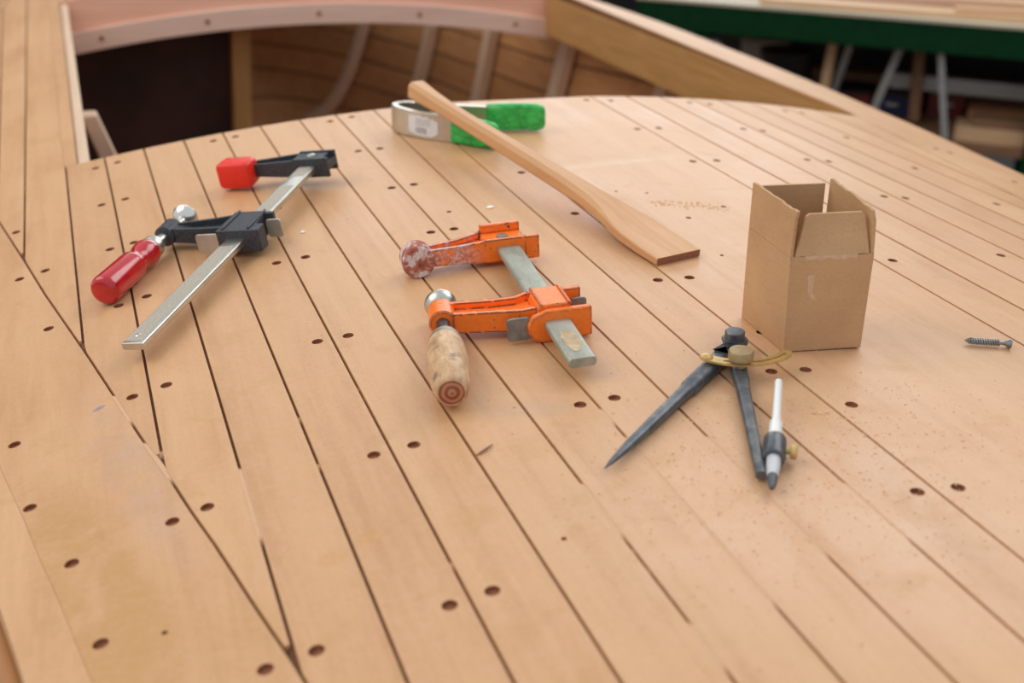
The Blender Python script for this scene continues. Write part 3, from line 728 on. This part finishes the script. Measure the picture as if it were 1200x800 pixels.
leg_pts(AR, 'pencil_leg', [(.006, .0048, .0020), (.022, .0050, .0022), (.026, .0052, .0040), (.062, .0050, .0042), (.066, .0044, .0040), (.120, .0038, .0036), (.170, .0033, .0033), (.188, .0030, .0030)], .0066, .0042)
for za, zb in ((.0008, .0040), (.0088, .0120)):
    ck = MB(); pts = []
    for k in range(13): a = AL + pi/2 + pi*k/12; pts.append((.0108*cos(a), .0108*sin(a)))
    for sgn in (-1, 1): pts.append((.026*cos(AL) + sgn*.0056*sin(AL) * 1, .026*sin(AL) - sgn*.0056*cos(AL)))
    ck.prism(pts, za, zb).build('hinge_cheek', M['blued'], dv, bevel=.0006)
MB().lathe([(0, .0088), (.0003, .0092), (.0010, .0092), (.0012, .0078), (.0066, .0078), (.0074, .0070), (.0076, .0005)], Matrix.Translation((0, 0, .0118)) @ Matrix.Rotation(-pi/2, 4, 'Y'), 28).build('hinge_nut', M['blued'], dv, angle=25)
ar = MB(); up, lo = [], []
A0_, A1_ = radians(-153), radians(-54)
for k in range(31):
    a = A0_ + (A1_ - A0_) * k / 30
    e = min(1, min(k, 30 - k) / 1.5 * .45 + .55)
    up.append((cos(a) * (.0445 + .0048*e), sin(a) * (.0445 + .0048*e))); lo.append((cos(a) * (.0445 - .0048*e), sin(a) * (.0445 - .0048*e)))
su, sl = [], []
for k in range(9, 30):
    a = A0_ + (A1_ - A0_) * k / 30 - .02
    su.append((cos(a)*.0459, sin(a)*.0459)); sl.append((cos(a)*.0431, sin(a)*.0431))
def ringstrip(ar, outer_, inner_, z0, z1):
    secs = [[(o[0], o[1], z0), (i[0], i[1], z0), (i[0], i[1], z1), (o[0], o[1], z1)] for o, i in zip(outer_, inner_)]
    ar.loft(secs)
mid_u = [(cos(A0_ + (A1_-A0_)*k/30)*.0457, sin(A0_ + (A1_-A0_)*k/30)*.0457) for k in range(31)]
mid_l = [(cos(A0_ + (A1_-A0_)*k/30)*.0433, sin(A0_ + (A1_-A0_)*k/30)*.0433) for k in range(31)]
ringstrip(ar, up, mid_u, .0122, .0140); ringstrip(ar, mid_l, lo, .0122, .0140)
ringstrip(ar, mid_u[:8], mid_l[:8], .0122, .0140); ringstrip(ar, mid_u[28:], mid_l[28:], .0122, .0140)
ar.build('wing_arc', M['brass'], dv, angle=40)
MB().lathe([(0, .0048), (.0012, .0046), (.0022, .0030), (.0026, .0004)], Matrix.Translation((.0445*cos(radians(-147)), .0445*sin(radians(-147)), .0136)) @ Matrix.Rotation(-pi/2, 4, 'Y'), 18).build('arc_screw', M['brass'], dv)
MB().lathe([(-.004, .0042), (.0010, .0042), (.0014, .0074), (.0022, .0080), (.0030, .0070), (.0036, .0094), (.0092, .0094), (.0104, .0086), (.0108, .0004)], Matrix.Translation((.0445*cos(AR), .0445*sin(AR), .0136)) @ Matrix.Rotation(-pi/2, 4, 'Y'), 28).build('wing_nut', M['brass_dull'], dv, angle=40)
# pencil and its holder
PA = Vector((-.0649 + .0577, .6558 - .7325, .0132)); PB = Vector((-.1374 + .0577, .5431 - .7325, .0058)); ax = (PB - PA); PL = ax.length; ax.normalize()
q = Vector((1, 0, 0)).rotation_difference(ax).to_matrix().to_4x4(); P0 = Matrix.Translation(PA) @ q
MB().lathe([(.078, .0066), (.079, .0076), (.0805, .0078), (.100, .0078), (.1015, .0074), (.1020, .0062)], P0, 28).build('pencil_clip', M['blued'], dv)
pc = MB().lathe([(0, .0004), (.0002, .0026), (.001, .0028), (.052, .0030), (.055, .0036), (.058, .0044), (.080, .0047)], P0, 20).build('pencil', M['white'], dv)
MB().lathe([(.100, .0046), (.108, .0046), (.121, .0036), (.1215, .0030)], P0, 20).build('pencil_cone', M['grey_cone'], pc)
MB().lathe([(.1212, .0034), (.130, .0028), (.1345, .0016), (.135, .0003)], P0, 20).build('pencil_tip', M['graphite'], pc)
sd = ax.cross(Vector((0, 0, 1))).normalized()
if sd.x < 0: sd = -sd
qs = Vector((1, 0, 0)).rotation_difference(sd).to_matrix().to_4x4()
MB().lathe([(.006, .0022), (.0102, .0022), (.0104, .0050), (.0140, .0054), (.0146, .0046), (.0148, .0004)], Matrix.Translation(PA + ax*.090) @ qs, 20).build('clip_screw', M['brass'], dv)
# ------------------------------------------------------------------ spring clamp
loc, rot = on_deck(-.1417, 1.459, radians(-52.5), .0012)
rot = Matrix.Rotation(-.055 / RAD, 3, 'Y') @ Matrix.Rotation(radians(-52.5), 3, 'Z')
sc = empty('spring_clamp', loc, rot, 'steel spring clamp with wrinkled green grips, lying beneath the paddle end', 'clamp')
HC = .0335
def channel(path, name, mat, top=.006, side=1, th=.0016, h0=.0, h1=HC, parent=sc):
    """sheet metal channel: web along the path, narrow flanges at top and bottom turned to one side; h may vary"""
    secs = []
    n = len(path)
    for i, (x, y, a, b) in enumerate(path):
        p = Vector((x, y, 0)); q0 = path[max(0, i-1)]; q1 = path[min(n-1, i+1)]
        t = (Vector((q1[0], q1[1], 0)) - Vector((q0[0], q0[1], 0))).normalized(); nn = Vector((-t.y, t.x, 0)) * side
        f = top
        secs.append([p + Vector((0,0,a)), p + Vector((0,0,b)), p + nn*f + Vector((0,0,b)), p + nn*f + Vector((0,0,b-th)), p + nn*th + Vector((0,0,b-th)), p + nn*th + Vector((0,0,a+th)), p + nn*f + Vector((0,0,a+th)), p + nn*f + Vector((0,0,a))])
    return MB().loft(secs).build(name, M[mat], parent, bevel=.0006, angle=40)
near = [(.000, .004, .001, HC), (.004, -.003, .0005, HC), (.012, -.009, .0, HC), (.030, -.0145, .0, HC), (.055, -.0165, .0, HC), (.080, -.0145, .0, HC), (.105, -.0105, .0005, HC - .001), (.135, -.0090, .001, HC - .003)]
channel(near, 'jaw_arm', 'nickel', side=1)
farp = [(.000, .010, .001, HC), (.004, .017, .0005, HC), (.012, .0225, .0, HC), (.030, .0275, .0, HC), (.055, .0335, .0, HC), (.080, .0430, .0, HC), (.108, .0582, .0005, HC - .001), (.150, .0890, .001, HC - .003)]
channel(farp, 'jaw_arm', 'nickel', side=-1)
# the two arm ends meet in a rounded nose
nose = MB(); ring = []
for z in (.0008, .004, .010, .022, .029, HC - .0006):
    r = .0078 if .003 < z < .03 else .0062
    ring.append([(.0035 + r*cos(a)*.75, .007 + r*sin(a)*1.25, z) for a in [2*pi*k/20 for k in range(20)]])
nose.loft(ring).build('jaw_tip', M['nickel'], sc, angle=60)
MB().lathe([(-.002, .0030), (HC + .0005, .0030), (HC + .0018, .0046), (HC + .0020, .0004)], Matrix.Translation((.062, .008, 0)) @ Matrix.Rotation(-pi/2, 4, 'Y'), 16).build('pivot_pin', M['steel_dark'], sc)
cl = []; 
for k in range(90):
    a = 2*pi*k/15; cl.append((.062 + .0072*cos(a), .008 + .0072*sin(a), .004 + .025*k/89))
MB().tube(cl, .0011, 8).build('coil_spring', M['steel_dark'], sc)
def grip(path, thick, name='grip'):
    secs = []; n = len(path)
    for i, (x, y, a, b, s) in enumerate(path):
        q0 = path[max(0, i-1)]; q1 = path[min(n-1, i+1)]
        t = (Vector((q1[0], q1[1], 0)) - Vector((q0[0], q0[1], 0))).normalized(); nn = Vector((-t.y, t.x, 0))
        pts = rrect(thick*s, (b - a)*(.75 + .25*s), min(thick*s, b - a)*.42, 5)
        secs.append([Vector((x, y, (a + b)/2)) + nn*u + Vector((0, 0, v)) for u, v in pts])
    return MB().loft(secs).build(name, M['vinyl'], sc, angle=60)
grip([(.1010, -.0100, .0003, .0340, .80), (.1025, -.0098, .0, .0346, .98), (.118, -.0085, .0, .0350, 1), (.140, -.0080, .0, .0345, 1), (.157, -.0060, .0015, .0325, 1), (.163, -.0048, .003, .030, .85), (.1655, -.0042, .006, .027, .45)], .0115)
grip([(.1060, .0568, .0003, .0340, .80), (.1072, .0577, .0, .0346, .98), (.122, .0682, .0, .0352, 1), (.142, .0828, .0, .0350, 1), (.158, .0945, .0, .0340, 1), (.1645, .0992, .0015, .0320, .85), (.1668, .1009, .0045, .028, .45)], .0120)
# torn label on the near arm
R4 = random.Random(2)
def near_y(x):
    for (a, p, *_), (b, q, *_) in zip(near, near[1:]):
        if a <= x <= b: return p + (q - p)*(x - a)/(b - a)
    return near[-1][1]
cols = []
for i in range(20):
    x = .0385 + .0440*i/19; e = abs(2*i/19 - 1) ** 4
    lo = .0040 + .0045*e + R4.uniform(-.0008, .0008); hi = .0300 - .0035*e - .004*(i/19) + R4.uniform(-.0012, .0012)
    cols.append([(x, near_y(x) - .0007, lo), (x, near_y(x) - .0007, hi), (x, near_y(x) + .0004, hi), (x, near_y(x) + .0004, lo)])
lab = MB().loft(cols).build('torn_label', M['label_paper'], sc, angle=60)
for k, (x0, x1) in enumerate([(.050, .0515), (.0532, .0539), (.0548, .0566), (.0578, .0584), (.0597, .0613), (.0623, .063), (.0643, .0658)]):
    MB().loft([[(x, near_y(x) - off, z) for x, z in ((x0, .007), (x1, .007), (x1, .0145), (x0, .0145))] for off in (.0005, .0011)]).build('printed_bar', M['label_ink'], lab)
for z0 in (.0180, .0210, .0240):
    MB().loft([[(x, near_y(x) - off, z) for x, z in ((.050, z0), (.056, z0), (.072, z0), (.072, z0 + .0009), (.056, z0 + .0009), (.050, z0 + .0009))] for off in (.0005, .0011)]).build('printed_line', M['label_ink'], lab)

# ------------------------------------------------------------------ wooden paddle
PP = .0765
loc, rot = on_deck(-.0085, .9232, radians(101.5), .0, PP)
pd = empty('wooden_paddle', loc, rot, 'rough cut wooden paddle with its handle propped on the green gripped clamp', 'paddle')
# (distance from the blade end, left half width, right half width, bottom, top)
PS = [(.000, .0255, .0255, .0000, .0075), (.030, .0262, .0262, .0002, .0082), (.060, .0250, .0268, .0004, .0092), (.078, .0225, .0252, .0006, .0105), (.095, .0190, .0218, .0006, .0125), (.112, .0160, .0186, .0004, .0148), (.130, .0142, .0160, .0002, .0165), (.155, .0128, .0138, .0, .0178), (.190, .0116, .0120, .0, .0186),
      (.250, .0106, .0104, .0, .0188), (.330, .0096, .0094, .0, .0184), (.400, .0092, .0090, .0, .0182), (.450, .0092, .0092, .0, .0186), (.490, .0104, .0104, -.0006, .0200), (.515, .0118, .0118, -.0012, .0214), (.530, .0122, .0122, -.0012, .0218)]
secs = []
for s, wl, wr, b, tp in PS:
    ch = .0010 + .0034 * min(1, max(0, (s - .075) / .06))
    ch = min(ch, (tp - b) * .4)
    secs.append([(s, -wr + ch, b), (s, wl - ch, b), (s, wl, b + ch), (s, wl, tp - ch), (s, wl - ch, tp), (s, -wr + ch, tp), (s, -wr, tp - ch), (s, -wr, b + ch)])
MB().loft(secs).build('shaft_and_blade', M['paddle'], pd, angle=28)
MB().loft([[(x, y, z) for y, z in ((-.0248, .0005), (.0248, .0005), (.0248, .0071), (-.0248, .0071))] for x in (-.0003, .0004)]).build('end_grain', M['paddle_end'], pd)

# ------------------------------------------------------------------ wood screw
loc, rot = on_deck(.1293, .6925, radians(-22.3), .0040, 0)
ws = empty('wood_screw', loc, rot, 'loose zinc wood screw lying on the deck near the right edge', 'screw')
sp = []
for k in range(0, 14*8 + 1):
    u = k / (14*8); x = .0012 + .0275*u; r = .00245 * min(1, .15 + u*6); a = 2*pi*k/8
    sp.append((x, r*cos(a), r*sin(a)))
MB().lathe([(0, .0001), (.004, .0012), (.030, .0015), (.035, .0018)], None, 16).build('shank', M['screw'], ws)
MB().tube(sp, .00065, 6).build('thread', M['screw'], ws)
MB().lathe([(.0325, .0018), (.0350, .0030), (.0368, .0040), (.0374, .0040), (.0376, .0030), (.0372, .0004)], None, 24).build('head', M['screw'], ws)

# ------------------------------------------------------------------ small loose bits
def sliver(x, y, x2, y2, r, name, mat, label, cat):
    a = Vector((x, y, dz(x) + r)); b = Vector((x2, y2, dz(x2) + r*1.2)); mid = (a + b)/2 + Vector((.0006, -.0006, r*.6))
    m = MB().tube([a - a, (mid - a)*.6, mid - a, b - a], [r*.4, r, r, r*.5], 6)
    o = m.build(name, M[mat], None); o.location = a
    return tag(o, label, cat)
sliver(-.2915, .6665, -.2768, .6745, .0009, 'wood_splinter', 'splinter', 'thin grey wood splinter across a seam below the orange clamp', 'splinter')
def flake(x, y, rx, ry, label, seed):
    r = random.Random(seed); pts = [(rx*cos(2*pi*k/11)*r.uniform(.7, 1.15), ry*sin(2*pi*k/11)*r.uniform(.7, 1.15)) for k in range(11)]
    p, rt = on_deck(x, y, r.uniform(0, 3), .0002)
    o = MB().prism(pts, 0, .0007).build('paint_flake', M['flake'], None, bevel=.0002); o.location = p; o.rotation_euler = rt.to_euler()
    return tag(o, label, 'flake')
flake(-.1233, 1.129, .0046, .0042, 'white flake on the deck behind the orange clamp, beside the paddle', 1)
flake(-.3169, 1.1503, .0030, .0026, 'tiny white flake on the deck right of the black clamp bar', 2)
# crumbs of sawdust: nobody could count them
R5 = random.Random(9); m = MB()
def crumb(x, y, s):
    a = R5.uniform(0, pi); l = s*R5.uniform(.8, 2.4); w = s*R5.uniform(.4, .8); h = s*R5.uniform(.25, .6); z = dz(x)
    ca, sa = cos(a), sin(a); P = []
    for (u, v, k) in ((-1,-1,0),(1,-.8,0),(.9,1,0),(-.8,.9,0),(-.7,-.6,1),(.6,-.5,1),(.5,.6,1),(-.6,.5,1)):
        P.append((x + ca*u*l/2 - sa*v*w/2, y + sa*u*l/2 + ca*v*w/2, z + .00005 + k*h))
    m.add(P, [(0,3,2,1),(4,5,6,7),(0,1,5,4),(1,2,6,5),(2,3,7,6),(3,0,4,7)], smooth=False)
for _ in range(1100):
    x, y = R5.gauss(-.10, .085), R5.gauss(.56, .07)
    if -.29 < x < .2 and .2 < y < .76: crumb(x, y, R5.choice((.0006, .0007, .0009, .0012)))
for _ in range(160):
    u = R5.random(); crumb(.045 + .07*u + R5.gauss(0, .004), 1.088 - .035*u + R5.gauss(0, .007), R5.choice((.0008, .0010, .0014)))
for _ in range(260):
    x, y = R5.uniform(-.4, .3), R5.uniform(.5, 1.3); crumb(x, y, R5.choice((.0005, .0006, .0008)))
for x, y in ((-.049, .6245), (-.053, .6262), (-.044, .6235)): crumb(x, y, .0028)
o = m.build('sawdust', M['sawdust'], None, flat=True)
tag(o, 'pinkish sawdust crumbs scattered over the deck around the divider', 'sawdust', kind='stuff')
# ------------------------------------------------------------------ workshop around the boat
def struct(o): o['kind'] = 'structure'; return o
struct(MB().box((-6, -4, -.1), (7, 9, 0)).build('floor', M['floor'], None))
struct(MB().box((-6, 8.0, -.1), (7, 8.15, 4.2)).build('wall_back', M['wall'], None))
struct(MB().box((5.5, -4, -.1), (5.65, 8.0, 4.2)).build('wall_right', M['wall'], None))

BZ = .930
ang = radians(-42.1)
bl = Vector((1.37, 3.887, 0)); BR_ = Matrix.Rotation(ang, 3, 'Z')
def bp(x, y, z): return bl + BR_ @ Vector((x, y, 0)) + Vector((0, 0, z))
bn = empty('workbench', bl, BR_, 'dark green workbench covered in lumber, beyond the boat', 'workbench')
MB().box((0, -.0, BZ - .100), (2.3, .045, BZ - .006)).build('apron', M['green'], bn, bevel=.003)
MB().box((0, .85, BZ - .100), (2.3, .895, BZ - .006)).build('apron', M['green'], bn, bevel=.003)
MB().box((-.005, -.004, BZ - .006), (2.305, .90, BZ + .006)).build('bench_top', M['bench_top'], bn, bevel=.002)
for lx in (.02, 1.335, 2.2):
    for ly in (.05, .78):
        MB().box((lx, ly, 0), (lx + .075, ly + .07, BZ - .0062)).build('leg', M['green'], bn, bevel=.003)
MB().box((.02, .06, .50), (2.28, .86, .53)).build('shelf', M['lum_c'], bn, bevel=.002)
MB().box((.86, .30, .640), (2.28, .335, .692)).build('rail', M['galv'], bn, bevel=.004)

MB().box((.02, .83, .5305), (2.28, .845, .83)).build('shade_backing', M['darkbox'], bn)  # black sheet added to deepen the shade under the bench
def board(x, y, z, L, w, h, mat, label, yaw=0.0, group='boards lying on the green bench'):
    o = MB().box((0, 0, 0), (L, w, h)).build('lumber_board', M[mat], None, bevel=.0015)
    o.location = bp(x, y, z); o.rotation_euler = (0, 0, ang + yaw)
    return tag(o, label, 'board', group)
T0 = BZ + .0063
board(.42, .03, T0, .95, .10, .018, 'lum_a', 'pale thin board nearest the front edge of the green bench', .02)
board(.10, .16, T0, 1.5, .09, .024, 'lum_b', 'reddish board second from the front edge of the green bench')
board(.75, .27, T0, 1.3, .11, .030, 'lum_a', 'pale thick board third from the front edge of the green bench', -.015)
board(.05, .40, T0, 1.7, .12, .035, 'lum_b', 'long reddish board in the middle of the green bench')
board(.55, .54, T0, 1.6, .10, .040, 'lum_a', 'pale beam behind the long reddish board on the green bench')
board(.15, .665, T0, 2.0, .10, .055, 'lum_b', 'reddish beam at the back of the green bench')
board(.72, .41, T0 + .0355, .75, .07, .020, 'lum_a', 'short pale board stacked on the long reddish board', .06)
board(1.05, .06, T0 + .0185, .30, .035, .014, 'lum_a', 'short pale offcut on top of the front board on the bench', .12)
# clutter on and under the shelf
g2 = 'boards under the green bench'
S0 = .5305
board(1.11, .09, S0, 1.1, .12, .05, 'lum_a', 'pale thick board at the front of the shelf under the bench', 0, g2)
board(1.14, .22, S0, 1.1, .12, .075, 'lum_b', 'reddish thick board on the shelf under the bench', 0, g2)
board(1.16, .10, S0 + .0505, 1.0, .09, .028, 'lum_c', 'brown board stacked on the pale board under the bench', .01, g2)
board(.55, .55, S0, 1.6, .14, .10, 'lum_c', 'brown beam at the back of the shelf under the bench', 0, g2)
def bar_(p, q, r, name, mat, label, cat, n=4):
    a, b = bp(*p), bp(*q)
    o = MB().tube([Vector((0, 0, 0)), b - a], r, n).build(name, M[mat], None, bevel=.001); o.location = a
    return tag(o, label, cat)
bar_((.645, .20, S0 + .012), (.665, .20, .862), .022, 'wooden_stick', 'lum_a', 'short upright wooden stick under the bench, left of the grey struts', 'stick')
bar_((.66, .26, S0 + .012), (.73, .26, .86), .016, 'metal_strut', 'galv', 'leaning grey metal strut beside the upright wooden stick', 'strut')
bar_((.82, .16, S0 + .014), (.905, .16, .86), .017, 'metal_strut', 'galv', 'bright grey metal strut leaning to the right under the bench', 'strut')
bar_((.965, .27, S0 + .01), (.945, .27, .86), .025, 'wooden_stick', 'lum_c', 'grey brown upright stick between the two leaning struts', 'stick')
bar_((1.085, .06, S0 + .01), (1.02, .06, .86), .015, 'metal_strut', 'galv', 'grey metal strut leaning to the left under the bench', 'strut')
def tub(p, prof, name, mat, label, cat, parts=()):
    o = MB().lathe(prof, Matrix.Rotation(-pi/2, 4, 'Y'), 28).build(name, M[mat], None, angle=50); o.location = bp(*p)
    for pn, pf, pm in parts:
        MB().lathe(pf, Matrix.Rotation(-pi/2, 4, 'Y'), 28).build(pn, M[pm], o, angle=50)
    return tag(o, label, cat)
tub((.50, .22, S0), [(0, .07), (.004, .078), (.20, .088), (.205, .092), (.22, .092), (.222, .084), (.21, .08), (.02, .07), (.018, .001)], 'bucket', 'darkbox', 'black bucket under the left part of the bench', 'bucket', [('rim', [(.212, .091), (.216, .095), (.224, .095), (.226, .09)], 'darkbox')])
tub((.25, .10, S0), [(0, .04), (.003, .045), (.20, .045), (.215, .036), (.23, .030), (.245, .030)], 'jar', 'label_paper', 'white jar with a pale lid under the left end of the bench', 'jar', [('lid', [(.24, .031), (.243, .035), (.262, .035), (.265, .03), (.266, .001)], 'galv')])
def crate(p, size, yaw, name, mat, label, cat, lid=None):
    a, b, h = size; o = empty(name, bp(*p), Matrix.Rotation(ang + yaw, 3, 'Z'), label, cat)
    t_ = .006
    m = MB(); m.box((0, 0, 0), (a, b, t_)); m.box((0, 0, t_), (a, t_, h)); m.box((0, b - t_, t_), (a, b, h)); m.box((0, t_, t_), (t_, b - t_, h)); m.box((a - t_, t_, t_), (a, b - t_, h))
    m.build('body', M[mat], o, bevel=.002)
    MB().box((-.004, -.004, h), (a + .004, b + .004, h + .014)).build('lid', M[lid or mat], o, bevel=.004)
    MB().tube([(a*.35, -.004, h*.6), (a*.35, -.02, h*.6), (a*.65, -.02, h*.6), (a*.65, -.004, h*.6)], .005, 8).build('handle', M['galv'], o)
    return o
crate((.30, .40, S0), (.17, .16, .20), .1, 'storage_case', 'galv', 'grey case on the shelf behind the black bucket', 'case')
crate((.66, .32, S0), (.14, .15, .07), 0, 'tool_case', 'redbox', 'low red tool case beside the wooden stick', 'case', 'darkbox')
crate((.82, .36, S0), (.12, .18, .07), -.1, 'tool_case', 'blue', 'blue case in the dark behind the grey struts', 'case', 'darkbox')
crate((1.0, .38, S0), (.12, .14, .09), .1, 'tool_case', 'redbox', 'dark red case right of the blue case under the bench', 'case')
crate((1.33, .12, S0 + .0795), (.05, .04, .05), .1, 'small_box', 'blue', 'small blue box standing on the boards under the bench', 'box')
crate((.02, .30, T0), (.08, .08, .07), .2, 'small_box', 'teal', 'small teal box on the left end of the bench', 'box', 'darkbox')

# frame and mullions added around the unseen fill light at the back wall
wf = MB()
for x in (-2.85, -1.5, -.15, 1.2, 2.55, 3.9, 5.25): wf.box((x - .03, 7.93, 1.9), (x + .03, 7.99, 3.9))
for z in (1.9, 2.9, 3.9): wf.box((-2.88, 7.93, z - .03), (5.28, 7.99, z + .03))
struct(wf.build('added_window_frame', M['bench_top'], None))
board(.30, .45, .875 - .02, 1.9, .10, .035, 'lum_c', 'orange brown plank hung under the green bench top', 0, 'boards under the green bench')
WORLD_S, KEY_P, FILL_P, EXPO = .74, 48, 56, 0.05
# ------------------------------------------------------------------ light and camera
w = bpy.data.worlds.new('shop_daylight'); SC.world = w; w.use_nodes = True
bg = w.node_tree.nodes['Background']; bg.inputs[0].default_value = (.86, .93, 1.0, 1); bg.inputs[1].default_value = WORLD_S
def area(name, loc, target, sx, sy, power, col):
    l = bpy.data.lights.new(name, 'AREA'); l.shape = 'RECTANGLE'; l.size = sx; l.size_y = sy; l.energy = power; l.color = col
    o = bpy.data.objects.new(name, l); COL.objects.link(o); o.location = loc
    dvec = Vector(target) - Vector(loc); o.rotation_euler = dvec.to_track_quat('-Z', 'Y').to_euler()
    return o
area('skylight', (-2.6, 2.0, 3.7), (-.2, .9, 1.2), 2.4, 2.4, KEY_P, (1.0, .88, .70))
area('deck_sheen_fill', (1.2, 7.9, 2.9), (.1, 1.2, 1.2), 8.0, 2.0, 195, (.95, .98, 1.0))  # unseen fill light added to give the far deck its pale sheen
area('ceiling_lamp', (2.6, 2.3, 4.0), (.3, 1.1, 1.2), 2.6, 2.0, FILL_P, (1.0, .97, .93))
cam = bpy.data.cameras.new('camera'); co = bpy.data.objects.new('camera', cam); COL.objects.link(co); SC.camera = co
cam.sensor_fit = 'HORIZONTAL'; cam.sensor_width = 36; cam.lens = 42.0; cam.clip_start = .02; cam.clip_end = 60
pit, roll, yaw = .436397, .0179, .354349
F = Vector((sin(yaw)*cos(pit), cos(yaw)*cos(pit), -sin(pit))); Rt = Vector((cos(yaw), -sin(yaw), 0)); Up = Rt.cross(F)
X = Rt*cos(roll) + Up*sin(roll); Y = -Rt*sin(roll) + Up*cos(roll)
mat = Matrix((X, Y, -F)).transposed().to_4x4(); mat.translation = (CAMX, 0, DECK + CAMH)
co.matrix_world = mat
cam.dof.use_dof = True; cam.dof.focus_distance = 1.0; cam.dof.aperture_fstop = 5.1; cam.dof.aperture_blades = 0
vs = SC.view_settings; vs.view_transform = 'Standard'; vs.look = 'None'; vs.exposure = EXPO; vs.gamma = 1.0; vs.use_curve_mapping = False
SC.cycles.use_denoising = True
SC.cycles.max_bounces = 8
